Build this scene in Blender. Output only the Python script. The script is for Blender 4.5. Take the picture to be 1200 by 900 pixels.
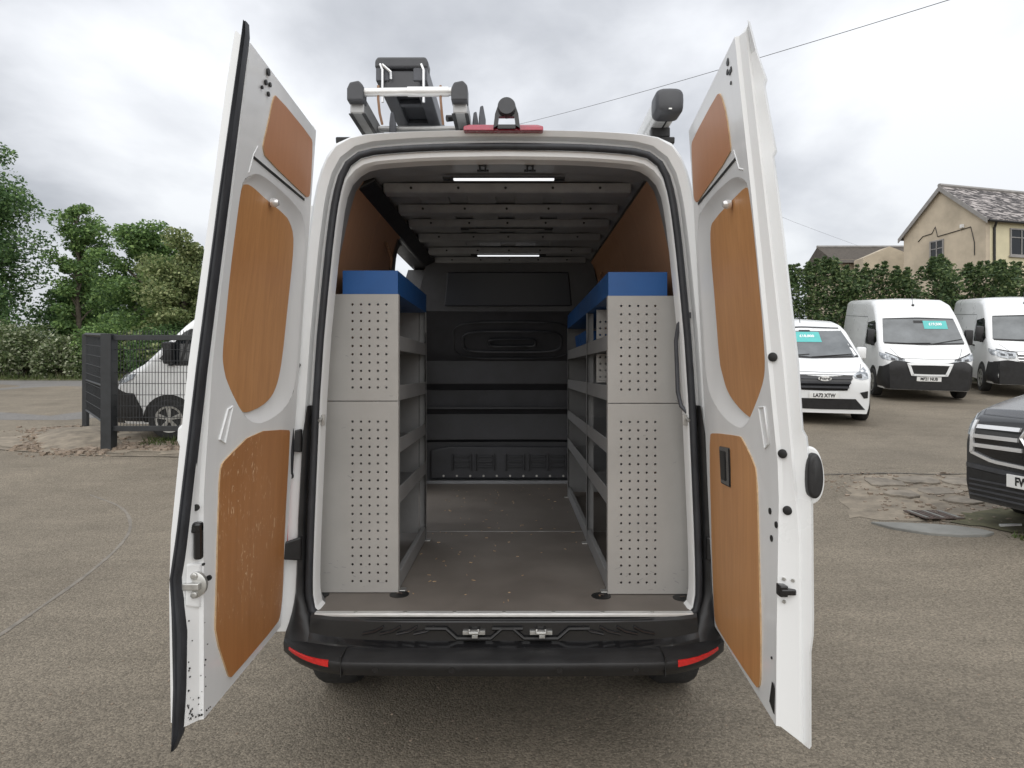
import bpy, bmesh, math, random
import numpy as np
from mathutils import Vector, Matrix

for o in list(bpy.data.objects):
    bpy.data.objects.remove(o)
SC = bpy.context.scene
COL = SC.collection
R = math.radians
random.seed(7)

# ------------------------------------------------------------------ camera
cam_d = bpy.data.cameras.new("camera")
cam = bpy.data.objects.new("camera", cam_d)
COL.objects.link(cam)
cam.location = (0, 0, 1.67)
cam.rotation_euler = (R(90), 0, 0)
cam_d.sensor_width = 36
cam_d.lens = 753 / 1200 * 36
cam_d.shift_x = -4 / 1200
cam_d.shift_y = -15 / 1200
cam_d.clip_start = 0.05
cam_d.clip_end = 3000
SC.camera = cam

# ------------------------------------------------------------------ light
SUN_EL, SUN_AZ = 42, 184          # azimuth measured clockwise from +Y
W = bpy.data.worlds.new("World")
SC.world = W
W.use_nodes = True
nt = W.node_tree
for n in list(nt.nodes):
    nt.nodes.remove(n)


def nd(t, typ, **kw):
    n = t.nodes.new(typ)
    for k, v in kw.items():
        if hasattr(n, k):
            setattr(n, k, v)
        else:
            n.inputs[k.replace('_', ' ')].default_value = v
    return n


def mathn(t, op, a, b=None, clamp=False):
    n = t.nodes.new('ShaderNodeMath')
    n.operation = op
    n.use_clamp = clamp
    for i, v in enumerate((a, b)):
        if v is None:
            continue
        if isinstance(v, (int, float)):
            n.inputs[i].default_value = v
        else:
            t.links.new(v, n.inputs[i])
    return n.outputs[0]


out = nd(nt, 'ShaderNodeOutputWorld')
bg = nd(nt, 'ShaderNodeBackground')
bg.inputs['Strength'].default_value = 0.1
sky = nd(nt, 'ShaderNodeTexSky')
sky.sky_type = 'NISHITA'
sky.sun_disc = False
sky.sun_elevation = R(SUN_EL)
sky.sun_rotation = R(SUN_AZ)
tc = nd(nt, 'ShaderNodeTexCoord')
sep = nd(nt, 'ShaderNodeSeparateXYZ')
nt.links.new(tc.outputs['Generated'], sep.inputs[0])
zc = mathn(nt, 'MAXIMUM', sep.outputs['Z'], 0.0)
den = mathn(nt, 'ADD', zc, 0.42)
cx = mathn(nt, 'DIVIDE', sep.outputs['X'], den)
cy = mathn(nt, 'DIVIDE', sep.outputs['Y'], den)
cmb = nd(nt, 'ShaderNodeCombineXYZ')
nt.links.new(cx, cmb.inputs[0])
nt.links.new(cy, cmb.inputs[1])
cmb.inputs[2].default_value = 3.7
n1 = nd(nt, 'ShaderNodeTexNoise', Scale=1.75, Detail=8.0, Roughness=0.52, Distortion=0.15)
n2 = nd(nt, 'ShaderNodeTexNoise', Scale=0.85, Detail=3.0, Roughness=0.5)
nt.links.new(cmb.outputs[0], n1.inputs['Vector'])
nt.links.new(cmb.outputs[0], n2.inputs['Vector'])
mixv = mathn(nt, 'ADD', mathn(nt, 'MULTIPLY', n1.outputs['Fac'], 0.58), mathn(nt, 'MULTIPLY', n2.outputs['Fac'], 0.42))
ramp = nd(nt, 'ShaderNodeValToRGB')
nt.links.new(mixv, ramp.inputs[0])
cr = ramp.color_ramp
cr.elements[0].position = 0.39
cr.elements[0].color = (0.35, 0.365, 0.395, 1)
cr.elements[1].position = 0.585
cr.elements[1].color = (0.80, 0.815, 0.835, 1)
e = cr.elements.new(0.455)
e.color = (0.47, 0.485, 0.515, 1)
e = cr.elements.new(0.52)
e.color = (0.645, 0.66, 0.69, 1)
grad = mathn(nt, 'ADD', mathn(nt, 'MULTIPLY', zc, 7.5), 6.9)      # an overcast sky is brighter overhead
mul = nd(nt, 'ShaderNodeVectorMath', operation='SCALE')
nt.links.new(ramp.outputs[0], mul.inputs[0])
nt.links.new(grad, mul.inputs['Scale'])
mx = nd(nt, 'ShaderNodeMixRGB')
mx.inputs[0].default_value = 0.93
nt.links.new(sky.outputs[0], mx.inputs[1])
nt.links.new(mul.outputs[0], mx.inputs[2])
nt.links.new(mx.outputs[0], bg.inputs['Color'])
nt.links.new(bg.outputs[0], out.inputs['Surface'])

sun_d = bpy.data.lights.new("sun", 'SUN')
sun_d.energy = 1.5
sun_d.angle = R(110)
sun_d.color = (1.0, 0.96, 0.9)
sun = bpy.data.objects.new("sun", sun_d)
COL.objects.link(sun)
az, el = R(SUN_AZ), R(SUN_EL)
sdir = Vector((math.sin(az) * math.cos(el), math.cos(az) * math.cos(el), math.sin(el)))
sun.rotation_euler = sdir.to_track_quat('Z', 'Y').to_euler()
sun.location = sdir * 40

SC.view_settings.view_transform = 'Standard'
SC.view_settings.look = 'None'
SC.view_settings.exposure = 0.50
SC.view_settings.gamma = 1
SC.view_settings.use_curve_mapping = False


# ------------------------------------------------------------------ materials
def new_mat(name):
    m = bpy.data.materials.new(name)
    m.use_nodes = True
    t = m.node_tree
    b = t.nodes['Principled BSDF']
    return m, t, b


def pm(name, col, rough=0.5, metal=0.0, var=0.0, vscale=8.0, stretch=(1, 1, 1), bump=0.0, bscale=60.0, coat=0.0, spec=0.5,
       emit=0.0, tint=None):
    m, t, b = new_mat(name)
    b.inputs['Base Color'].default_value = (*col, 1)
    b.inputs['Roughness'].default_value = rough
    b.inputs['Metallic'].default_value = metal
    b.inputs['Coat Weight'].default_value = coat
    b.inputs['Coat Roughness'].default_value = 0.08
    b.inputs['Specular IOR Level'].default_value = spec
    if emit:
        b.inputs['Emission Color'].default_value = (*col, 1)
        b.inputs['Emission Strength'].default_value = emit
    if var or bump:
        tcn = nd(t, 'ShaderNodeTexCoord')
        mp = nd(t, 'ShaderNodeMapping')
        mp.inputs['Scale'].default_value = stretch
        t.links.new(tcn.outputs['Object'], mp.inputs[0])
    if var:
        nz = nd(t, 'ShaderNodeTexNoise', Scale=vscale, Detail=6.0, Roughness=0.62)
        t.links.new(mp.outputs[0], nz.inputs['Vector'])
        rp = nd(t, 'ShaderNodeValToRGB')
        lo = tuple(c * (1 - var) for c in col)
        hi = tint if tint else tuple(min(1, c * (1 + var)) for c in col)
        rp.color_ramp.elements[0].position = 0.33
        rp.color_ramp.elements[1].position = 0.67
        rp.color_ramp.elements[0].color = (*lo, 1)
        rp.color_ramp.elements[1].color = (*hi, 1)
        t.links.new(nz.outputs['Fac'], rp.inputs[0])
        t.links.new(rp.outputs[0], b.inputs['Base Color'])
        rr = mathn(t, 'ADD', mathn(t, 'MULTIPLY', nz.outputs['Fac'], 0.22), rough - 0.11, True)
        t.links.new(rr, b.inputs['Roughness'])
    if bump:
        nb = nd(t, 'ShaderNodeTexNoise', Scale=bscale, Detail=4.0)
        t.links.new(mp.outputs[0], nb.inputs['Vector'])
        bp = nd(t, 'ShaderNodeBump')
        bp.inputs['Strength'].default_value = bump
        bp.inputs['Distance'].default_value = 0.01
        t.links.new(nb.outputs['Fac'], bp.inputs['Height'])
        t.links.new(bp.outputs[0], b.inputs['Normal'])
    return m


def wood_mat(name, c0, c1, scuff=0.0):
    m, t, b = new_mat(name)
    tcn = nd(t, 'ShaderNodeTexCoord')
    mp = nd(t, 'ShaderNodeMapping')
    mp.inputs['Scale'].default_value = (16, 16, 1.1)
    t.links.new(tcn.outputs['Object'], mp.inputs[0])
    nz = nd(t, 'ShaderNodeTexNoise', Scale=1.8, Detail=8.0, Roughness=0.62, Distortion=0.5)
    t.links.new(mp.outputs[0], nz.inputs['Vector'])
    n2_ = nd(t, 'ShaderNodeTexNoise', Scale=2.2, Detail=2.0)
    t.links.new(tcn.outputs['Object'], n2_.inputs['Vector'])
    rp = nd(t, 'ShaderNodeValToRGB')
    rp.color_ramp.elements[0].position = 0.32
    rp.color_ramp.elements[1].position = 0.68
    rp.color_ramp.elements[0].color = (*c0, 1)
    rp.color_ramp.elements[1].color = (*c1, 1)
    mpf = nd(t, 'ShaderNodeMapping')
    mpf.inputs['Scale'].default_value = (70, 70, 2.2)
    t.links.new(tcn.outputs['Object'], mpf.inputs[0])
    nf_ = nd(t, 'ShaderNodeTexNoise', Scale=1.6, Detail=4.0, Roughness=0.7)
    t.links.new(mpf.outputs[0], nf_.inputs['Vector'])
    f = mathn(t, 'ADD', mathn(t, 'MULTIPLY', nz.outputs['Fac'], 0.42), mathn(t, 'MULTIPLY', n2_.outputs['Fac'], 0.28))
    f = mathn(t, 'ADD', f, mathn(t, 'MULTIPLY', nf_.outputs['Fac'], 0.30))
    t.links.new(f, rp.inputs[0])
    col = rp.outputs[0]
    if scuff:
        mp2 = nd(t, 'ShaderNodeMapping')
        mp2.inputs['Rotation'].default_value = (0.35, 0.2, 0.1)
        mp2.inputs['Scale'].default_value = (30, 30, 11)
        t.links.new(tcn.outputs['Object'], mp2.inputs[0])
        ns = nd(t, 'ShaderNodeTexNoise', Scale=2.6, Detail=3.0, Roughness=0.6, Distortion=0.8)
        t.links.new(mp2.outputs[0], ns.inputs['Vector'])
        nl = nd(t, 'ShaderNodeTexNoise', Scale=4.0, Detail=1.0)
        t.links.new(tcn.outputs['Object'], nl.inputs['Vector'])
        thr = mathn(t, 'MULTIPLY', mathn(t, 'SUBTRACT', ns.outputs['Fac'], 0.60), 14, True)
        thr = mathn(t, 'MULTIPLY', thr, mathn(t, 'MULTIPLY', mathn(t, 'SUBTRACT', nl.outputs['Fac'], 0.38), 5, True))
        thr = mathn(t, 'MULTIPLY', thr, scuff)
        mxn = nd(t, 'ShaderNodeMixRGB')
        mxn.inputs[2].default_value = (0.78, 0.56, 0.36, 1)
        t.links.new(thr, mxn.inputs[0])
        t.links.new(col, mxn.inputs[1])
        col = mxn.outputs[0]
    t.links.new(col, b.inputs['Base Color'])
    b.inputs['Roughness'].default_value = 0.42
    return m


def asphalt_mat(name, base, patch=0.25):
    m, t, b = new_mat(name)
    tcn = nd(t, 'ShaderNodeTexCoord')
    v = nd(t, 'ShaderNodeTexVoronoi', Scale=105.0)
    t.links.new(tcn.outputs['Object'], v.inputs['Vector'])
    nz = nd(t, 'ShaderNodeTexNoise', Scale=0.55, Detail=7.0, Roughness=0.62)
    t.links.new(tcn.outputs['Object'], nz.inputs['Vector'])
    nf = nd(t, 'ShaderNodeTexNoise', Scale=70.0, Detail=3.0, Roughness=0.7)
    t.links.new(tcn.outputs['Object'], nf.inputs['Vector'])
    mp = nd(t, 'ShaderNodeMapping')
    mp.inputs['Scale'].default_value = (0.5, 2.2, 1)
    mp.inputs['Rotation'].default_value = (0, 0, 0.25)
    t.links.new(tcn.outputs['Object'], mp.inputs[0])
    nm = nd(t, 'ShaderNodeTexNoise', Scale=1.6, Detail=6.0, Roughness=0.65)
    t.links.new(mp.outputs[0], nm.inputs['Vector'])
    # grain: each stone its own tone
    sepc = nd(t, 'ShaderNodeSeparateColor')
    t.links.new(v.outputs['Color'], sepc.inputs[0])
    g = mathn(t, 'ADD', mathn(t, 'MULTIPLY', sepc.outputs[0], 0.66), 0.66)
    g = mathn(t, 'MULTIPLY', g, mathn(t, 'ADD', mathn(t, 'MULTIPLY', nf.outputs['Fac'], 0.9), 0.55))
    p = mathn(t, 'ADD', mathn(t, 'MULTIPLY', mathn(t, 'SUBTRACT', nz.outputs['Fac'], 0.5), 2 * patch * 2), 1.0)
    p2 = mathn(t, 'ADD', mathn(t, 'MULTIPLY', mathn(t, 'SUBTRACT', nm.outputs['Fac'], 0.5), patch * 2), 1.0)
    f = mathn(t, 'MULTIPLY', mathn(t, 'MULTIPLY', g, p), p2)
    vm = nd(t, 'ShaderNodeVectorMath', operation='SCALE')
    vm.inputs[0].default_value = base
    t.links.new(f, vm.inputs['Scale'])
    # oil / damp stains
    nst = nd(t, 'ShaderNodeTexNoise', Scale=0.9, Detail=5.0, Roughness=0.55, Distortion=1.0)
    t.links.new(tcn.outputs['Object'], nst.inputs['Vector'])
    st = mathn(t, 'MULTIPLY', mathn(t, 'SUBTRACT', nst.outputs['Fac'], 0.60), 5.0, True)
    mxn = nd(t, 'ShaderNodeMixRGB')
    mxn.inputs[2].default_value = (base[0] * 0.55, base[1] * 0.55, base[2] * 0.56, 1)
    t.links.new(mathn(t, 'MULTIPLY', st, 0.55), mxn.inputs[0])
    t.links.new(vm.outputs[0], mxn.inputs[1])
    # hairline cracks in places
    dz = nd(t, 'ShaderNodeTexNoise', Scale=1.4, Detail=5.0, Roughness=0.6)
    t.links.new(tcn.outputs['Object'], dz.inputs['Vector'])
    av = nd(t, 'ShaderNodeVectorMath', operation='ADD')
    t.links.new(tcn.outputs['Object'], av.inputs[0])
    t.links.new(dz.outputs['Color'], av.inputs[1])
    vc = nd(t, 'ShaderNodeTexVoronoi', feature='DISTANCE_TO_EDGE', Scale=0.42)
    t.links.new(av.outputs[0], vc.inputs['Vector'])
    ck = mathn(t, 'SUBTRACT', 1.0, mathn(t, 'MULTIPLY', vc.outputs['Distance'], 160), True)
    nk = nd(t, 'ShaderNodeTexNoise', Scale=0.35, Detail=2.0)
    t.links.new(tcn.outputs['Object'], nk.inputs['Vector'])
    ck = mathn(t, 'MULTIPLY', ck, mathn(t, 'MULTIPLY', mathn(t, 'SUBTRACT', nk.outputs['Fac'], 0.5), 8, True))
    mk = nd(t, 'ShaderNodeMixRGB')
    mk.inputs[2].default_value = (base[0] * 0.4, base[1] * 0.4, base[2] * 0.4, 1)
    t.links.new(mathn(t, 'MULTIPLY', ck, 0.7), mk.inputs[0])
    t.links.new(mxn.outputs[0], mk.inputs[1])
    t.links.new(mk.outputs[0], b.inputs['Base Color'])
    b.inputs['Roughness'].default_value = 0.88
    b.inputs['Specular IOR Level'].default_value = 0.3
    bp = nd(t, 'ShaderNodeBump')
    bp.inputs['Strength'].default_value = 0.75
    bp.inputs['Distance'].default_value = 0.006
    h = mathn(t, 'ADD', mathn(t, 'MULTIPLY', v.outputs['Distance'], -1.0), mathn(t, 'MULTIPLY', nf.outputs['Fac'], 0.5))
    t.links.new(h, bp.inputs['Height'])
    t.links.new(bp.outputs[0], b.inputs['Normal'])
    return m


def leaf_mat(name, c0, c1, c2):
    m, t, b = new_mat(name)
    geo = nd(t, 'ShaderNodeNewGeometry')
    rp = nd(t, 'ShaderNodeValToRGB')
    rp.color_ramp.elements[0].position = 0.1
    rp.color_ramp.elements[0].color = (*c0, 1)
    rp.color_ramp.elements[1].position = 0.97
    rp.color_ramp.elements[1].color = (*c2, 1)
    ee = rp.color_ramp.elements.new(0.6)
    ee.color = (*c1, 1)
    t.links.new(geo.outputs['Random Per Island'], rp.inputs[0])
    t.links.new(rp.outputs[0], b.inputs['Base Color'])
    b.inputs['Roughness'].default_value = 0.55
    b.inputs['Specular IOR Level'].default_value = 0.35
    tr = nd(t, 'ShaderNodeBsdfTranslucent')
    t.links.new(rp.outputs[0], tr.inputs[0])
    ms = nd(t, 'ShaderNodeMixShader')
    ms.inputs[0].default_value = 0.3
    t.links.new(b.outputs[0], ms.inputs[1])
    t.links.new(tr.outputs[0], ms.inputs[2])
    t.links.new(ms.outputs[0], t.nodes['Material Output'].inputs[0])
    return m


M = {}
M['white'] = pm('white_paint', (0.80, 0.81, 0.81), 0.3, var=0.015, vscale=1.5, coat=0.4)
M['white_in'] = pm('white_door_paint', (0.81, 0.82, 0.82), 0.34, var=0.035, vscale=2.5, stretch=(3, 3, .7), coat=0.35)
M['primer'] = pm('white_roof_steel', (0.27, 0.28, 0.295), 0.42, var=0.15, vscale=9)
M['black'] = pm('black_plastic', (0.016, 0.016, 0.017), 0.42, var=0.25, vscale=14, bump=0.08, bscale=220)
M['glossblack'] = pm('gloss_black', (0.012, 0.012, 0.013), 0.16, coat=0.3)
M['rubber'] = pm('black_rubber', (0.027, 0.029, 0.034), 0.5, var=0.3, vscale=9, stretch=(3, 3, 1))
M['tyre'] = pm('tyre_rubber', (0.022, 0.022, 0.022), 0.8, var=0.3, vscale=20, bump=0.3, bscale=90)
M['ply_mid'] = wood_mat('ply_lining', (0.43, 0.195, 0.068), (0.62, 0.315, 0.128))
M['ply_scuffed'] = wood_mat('scuffed_ply_lining', (0.36, 0.150, 0.046), (0.49, 0.220, 0.078), 1.0)
M['ply_plain'] = wood_mat('plain_ply_lining', (0.45, 0.195, 0.088), (0.52, 0.235, 0.112), 0.0)
M['ply_wall'] = wood_mat('wall_ply_lining', (0.36, 0.19, 0.11), (0.44, 0.245, 0.145))
M['ply_edge'] = pm('ply_edge', (0.55, 0.38, 0.22), 0.7, var=0.2, vscale=40)
M['floor'] = pm('worn_floor_board', (0.172, 0.152, 0.134), 0.5, var=0.16, vscale=2.2, bump=0.04, bscale=140, tint=(0.215, 0.192, 0.17))
M['alu'] = pm('brushed_aluminium', (0.74, 0.74, 0.73), 0.4, 0.5, var=0.12, vscale=12, stretch=(1, 8, 8))
M['alu2'] = pm('dull_aluminium', (0.36, 0.36, 0.355), 0.4, 0.6, var=0.18, vscale=6)
M['chrome'] = pm('chrome', (0.85, 0.85, 0.85), 0.2, 0.55)
M['zinc'] = pm('zinc_steel', (0.55, 0.55, 0.53), 0.38, 0.8, var=0.15, vscale=30)
M['rack'] = pm('grey_powder_coat', (0.40, 0.39, 0.37), 0.5, var=0.09, vscale=2.2, bump=0.03, bscale=300)
M['rack_dark'] = pm('grey_rack_steel', (0.26, 0.26, 0.26), 0.5, var=0.10, vscale=6)
M['blue'] = pm('blue_powder_coat', (0.012, 0.088, 0.285), 0.45, var=0.08, vscale=6)
M['bulk'] = pm('bulkhead_plastic', (0.044, 0.046, 0.053), 0.42, var=0.2, vscale=5, bump=0.06, bscale=200)
M['bulk2'] = pm('bulkhead_trim', (0.034, 0.036, 0.041), 0.45)
M['glass'] = pm('dark_glass', (0.012, 0.014, 0.016), 0.06, spec=0.6)
M['glass2'] = pm('bulkhead_glass', (0.034, 0.037, 0.046), 0.3, spec=0.3)
M['screen'] = pm('windscreen_glass', (0.13, 0.14, 0.145), 0.07, var=0.35, vscale=1.3, spec=0.7)
M['red'] = pm('red_lens', (0.62, 0.02, 0.018), 0.2, var=0.15, vscale=60, coat=0.4)
M['maroon'] = pm('brake_lens', (0.30, 0.010, 0.032), 0.25, var=0.1, vscale=40, coat=0.4)
M['led'] = pm('led_diffuser', (0.95, 0.97, 1.0), 0.4, emit=0.72)
M['led_off'] = pm('led_diffuser_dark', (0.20, 0.20, 0.21), 0.4)
M['greyplast'] = pm('grey_plastic', (0.052, 0.054, 0.060), 0.42, var=0.15, vscale=12)
M['darkalu'] = pm('grey_anodised', (0.075, 0.078, 0.088), 0.4, 0.4, var=0.2, vscale=8)
M['copper'] = pm('tan_webbing', (0.30, 0.17, 0.10), 0.6)
M['darkpaint'] = pm('dark_grey_metallic', (0.042, 0.044, 0.047), 0.25, 0.3, var=0.06, vscale=3, coat=0.6)
M['plate'] = pm('plate_white', (0.78, 0.78, 0.76), 0.4)
M['ink'] = pm('black_ink', (0.012, 0.012, 0.012), 0.5)
M['teal'] = pm('teal_card', (0.10, 0.46, 0.44), 0.5, var=0.06, vscale=8)
M['whiteink'] = pm('white_ink', (0.82, 0.85, 0.85), 0.5)
M['lamp'] = pm('headlamp_glass', (0.34, 0.36, 0.38), 0.1, 0.4, var=0.6, vscale=14, coat=0.5)
M['fence'] = pm('black_fence_steel', (0.020, 0.022, 0.024), 0.5, var=0.3, vscale=6)
M['asphalt'] = asphalt_mat('worn_asphalt', (0.196, 0.169, 0.131))
M['road'] = asphalt_mat('road_asphalt', (0.190, 0.182, 0.172), 0.12)
M['concrete'] = pm('old_concrete', (0.215, 0.188, 0.152), 0.9, var=0.35, vscale=5, bump=0.5, bscale=25)
M['concrete2'] = pm('smooth_concrete', (0.20, 0.20, 0.185), 0.85, var=0.18, vscale=4, bump=0.3, bscale=40)
M['sand'] = pm('sandy_mortar', (0.22, 0.188, 0.145), 0.95, var=0.35, vscale=4, bump=0.5, bscale=40)
M['moss'] = pm('mossy_dirt', (0.105, 0.10, 0.055), 0.95, var=0.4, vscale=5, bump=0.5, bscale=40)
M['rust'] = pm('rusty_iron', (0.085, 0.062, 0.052), 0.75, 0.2, var=0.4, vscale=20)
M['stone'] = pm('rubble_stone', (0.25, 0.20, 0.155), 0.95, var=0.35, vscale=12, bump=0.4, bscale=40)
M['mark'] = pm('tyre_mark', (0.20, 0.18, 0.152), 0.9, var=0.25, vscale=9)
M['paintline'] = pm('road_paint', (0.6, 0.6, 0.58), 0.8, var=0.2, vscale=8)
M['render'] = pm('cream_render', (0.50, 0.43, 0.33), 0.9, var=0.16, vscale=0.7, bump=0.2, bscale=30)
M['render2'] = pm('pale_yellow_render', (0.60, 0.55, 0.38), 0.9, var=0.08, vscale=1.2, bump=0.2, bscale=30)
M['barge'] = pm('grey_bargeboard', (0.27, 0.26, 0.25), 0.7, var=0.15, vscale=3)
M['slate2'] = pm('brown_roof_tiles', (0.082, 0.070, 0.058), 0.85, var=0.3, vscale=6)
M['bark'] = pm('bark', (0.10, 0.085, 0.065), 0.9, var=0.3, vscale=8, bump=0.4, bscale=30)
M['grass'] = leaf_mat('grass_blades', (0.05, 0.075, 0.022), (0.085, 0.12, 0.035), (0.14, 0.16, 0.06))
M['leaf_dark'] = leaf_mat('dark_leaves', (0.063, 0.124, 0.049), (0.118, 0.208, 0.082), (0.226, 0.349, 0.124))
M['leaf_mid'] = leaf_mat('mid_leaves', (0.077, 0.140, 0.049), (0.149, 0.253, 0.082), (0.282, 0.407, 0.136))
M['leaf_pale'] = leaf_mat('pale_leaves', (0.108, 0.148, 0.059), (0.200, 0.252, 0.096), (0.418, 0.452, 0.227))
M['leaf_var'] = leaf_mat('variegated_leaves', (0.072, 0.108, 0.043), (0.143, 0.186, 0.072), (0.486, 0.515, 0.372))
M['leaf_hedge'] = leaf_mat('hedge_leaves', (0.039, 0.070, 0.029), (0.079, 0.130, 0.047), (0.202, 0.255, 0.105))


def slate_mat():
    m, t, b = new_mat('weathered_slate')
    tcn = nd(t, 'ShaderNodeTexCoord')
    mp = nd(t, 'ShaderNodeMapping')
    mp.inputs['Scale'].default_value = (1.2, 4.5, 4.5)
    t.links.new(tcn.outputs['Object'], mp.inputs[0])
    nz = nd(t, 'ShaderNodeTexNoise', Scale=1.3, Detail=6.0, Roughness=0.6, Distortion=0.6)
    t.links.new(mp.outputs[0], nz.inputs['Vector'])
    rp = nd(t, 'ShaderNodeValToRGB')
    rp.color_ramp.interpolation = 'EASE'
    rp.color_ramp.elements[0].position = 0.47
    rp.color_ramp.elements[1].position = 0.60
    rp.color_ramp.elements[0].color = (0.045, 0.04, 0.04, 1)
    rp.color_ramp.elements[1].color = (0.42, 0.385, 0.37, 1)
    t.links.new(nz.outputs['Fac'], rp.inputs[0])
    t.links.new(rp.outputs[0], b.inputs['Base Color'])
    b.inputs['Roughness'].default_value = 0.75
    return m


M['slate'] = slate_mat()


# ------------------------------------------------------------------ mesh helpers
class MB:
    def __init__(s):
        s.v, s.f, s.mi = [], [], []
        s.cur = 0

    def add(s, vs, fs):
        n = len(s.v)
        s.v += [tuple(p) for p in vs]
        s.f += [tuple(i + n for i in f) for f in fs]
        s.mi += [s.cur] * len(fs)
        return s

    def box(s, x0, x1, y0, y1, z0, z1):
        vs = [(x, y, z) for x in (x0, x1) for y in (y0, y1) for z in (z0, z1)]
        return s.add(vs, [(0, 1, 3, 2), (4, 6, 7, 5), (0, 4, 5, 1), (2, 3, 7, 6), (0, 2, 6, 4), (1, 5, 7, 3)])

    def prism(s, pts, vec):
        n = len(pts)
        v = Vector(vec)
        a = [Vector(p) for p in pts]
        b = [p + v for p in a]
        return s.add(a + b, [tuple(range(n - 1, -1, -1)), tuple(range(n, 2 * n))] +
                     [(i, (i + 1) % n, n + (i + 1) % n, n + i) for i in range(n)])

    def loft(s, rings, closed=True, caps=True):
        n = len(rings[0])
        vs = [p for r in rings for p in r]
        fs = []
        for k in range(len(rings) - 1):
            for i in range(n if closed else n - 1):
                j = (i + 1) % n
                fs.append((k * n + i, k * n + j, (k + 1) * n + j, (k + 1) * n + i))
        if caps and closed:
            fs.append(tuple(range(n - 1, -1, -1)))
            fs.append(tuple((len(rings) - 1) * n + i for i in range(n)))
        return s.add(vs, fs)

    def tube(s, pts, r, n=8, caps=True, flat=1.0):
        pts = [Vector(p) for p in pts]
        rings = []
        prev = None
        for i, p in enumerate(pts):
            d = (pts[min(i + 1, len(pts) - 1)] - pts[max(i - 1, 0)]).normalized()
            if prev is None:
                a = Vector((0, 0, 1)) if abs(d.z) < 0.9 else Vector((1, 0, 0))
                u = d.cross(a).normalized()
            else:
                u = (prev - d * prev.dot(d)).normalized()
            prev = u
            w = d.cross(u)
            rr = r[i] if isinstance(r, (list, tuple)) else r
            rings.append([p + u * (rr * math.cos(2 * math.pi * k / n)) + w * (rr * flat * math.sin(2 * math.pi * k / n)) for k in range(n)])
        return s.loft(rings, True, caps)

    def lathe(s, prof, axis, origin, n=28):
        # prof: list of (radius, along); axis 0/1/2
        o = Vector(origin)
        rings = []
        for (r, a) in prof:
            ring = []
            for k in range(n):
                c, q = r * math.cos(2 * math.pi * k / n), r * math.sin(2 * math.pi * k / n)
                p = {0: (a, c, q), 1: (c, a, q), 2: (c, q, a)}[axis]
                ring.append(o + Vector(p))
            rings.append(ring)
        return s.loft(rings, True, True)

    def disc(s, c, r, axis=1, t=0.004, n=14):
        return s.lathe([(r, -t / 2), (r, t / 2)], axis, c, n)

    def build(s, name, m, parent=None, off=None, smooth=0, bev=0, seg=2, label=None, kind=None):
        if off is None:
            off = OFF.get(parent.name, (0, 0, 0)) if parent is not None else (0, 0, 0)
        ox, oy, oz = off
        me = bpy.data.meshes.new(name)
        me.from_pydata([(x - ox, y - oy, z - oz) for x, y, z in s.v], [], s.f)
        bm = bmesh.new()
        bm.from_mesh(me)
        for fc, mi in zip(bm.faces, s.mi):
            fc.material_index = mi
        bmesh.ops.remove_doubles(bm, verts=bm.verts, dist=1e-5)
        if len(s.f) < 60000:
            bmesh.ops.recalc_face_normals(bm, faces=bm.faces)
        if bev:
            ed = [e_ for e_ in bm.edges if len(e_.link_faces) == 2 and e_.calc_face_angle(0) > R(30)]
            if ed:
                bmesh.ops.bevel(bm, geom=ed, offset=bev, segments=seg, profile=0.5, affect='EDGES', clamp_overlap=True)
        if smooth:
            for fc in bm.faces:
                fc.smooth = True
            for e_ in bm.edges:
                if len(e_.link_faces) == 2 and e_.calc_face_angle(0) > R(smooth):
                    e_.smooth = False
        bm.to_mesh(me)
        bm.free()
        for mm in (m if isinstance(m, (list, tuple)) else [m]):
            me.materials.append(mm)
        return link(name, me, parent, off, label, kind)


OFF = {}


def link(name, me, parent=None, off=(0, 0, 0), label=None, kind=None):
    o = bpy.data.objects.new(name, me)
    COL.objects.link(o)
    if parent is not None:
        o.parent = parent
        OFF[o.name] = off
    else:
        o.location = off
        OFF[o.name] = off
    if label:
        o['label'] = label
    if kind:
        o['kind'] = kind
    return o


def tag(o, label, cat, group=None):
    o['label'] = label
    o['category'] = cat
    if group:
        o['group'] = group
    return o


def thing(name, label, cat, loc=(0, 0, 0), rot=(0, 0, 0), group=None, local=False):
    """Empty at the thing's base. local=False: parts are built in world coordinates."""
    o = bpy.data.objects.new(name, None)
    o.empty_display_size = 0.2
    COL.objects.link(o)
    o.location = loc
    o.rotation_euler = rot
    OFF[o.name] = (0, 0, 0) if local else tuple(loc)
    return tag(o, label, cat, group)


def resample(pts, n):
    P = np.array(pts, float)
    d = np.r_[0, np.cumsum(np.linalg.norm(np.diff(P, axis=0), axis=1))]
    t = np.linspace(0, d[-1], n)
    return np.stack([np.interp(t, d, P[:, k]) for k in range(P.shape[1])], 1)


def smooth_poly(pts, it=2, closed=False):
    P = [np.array(p, float) for p in pts]
    for _ in range(it):
        Q = []
        n = len(P)
        rng = range(n if closed else n - 1)
        if not closed:
            Q.append(P[0])
        for i in rng:
            a, b_ = P[i], P[(i + 1) % n]
            Q += [a * 0.75 + b_ * 0.25, a * 0.25 + b_ * 0.75]
        if not closed:
            Q.append(P[-1])
        P = Q
    return P


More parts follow.
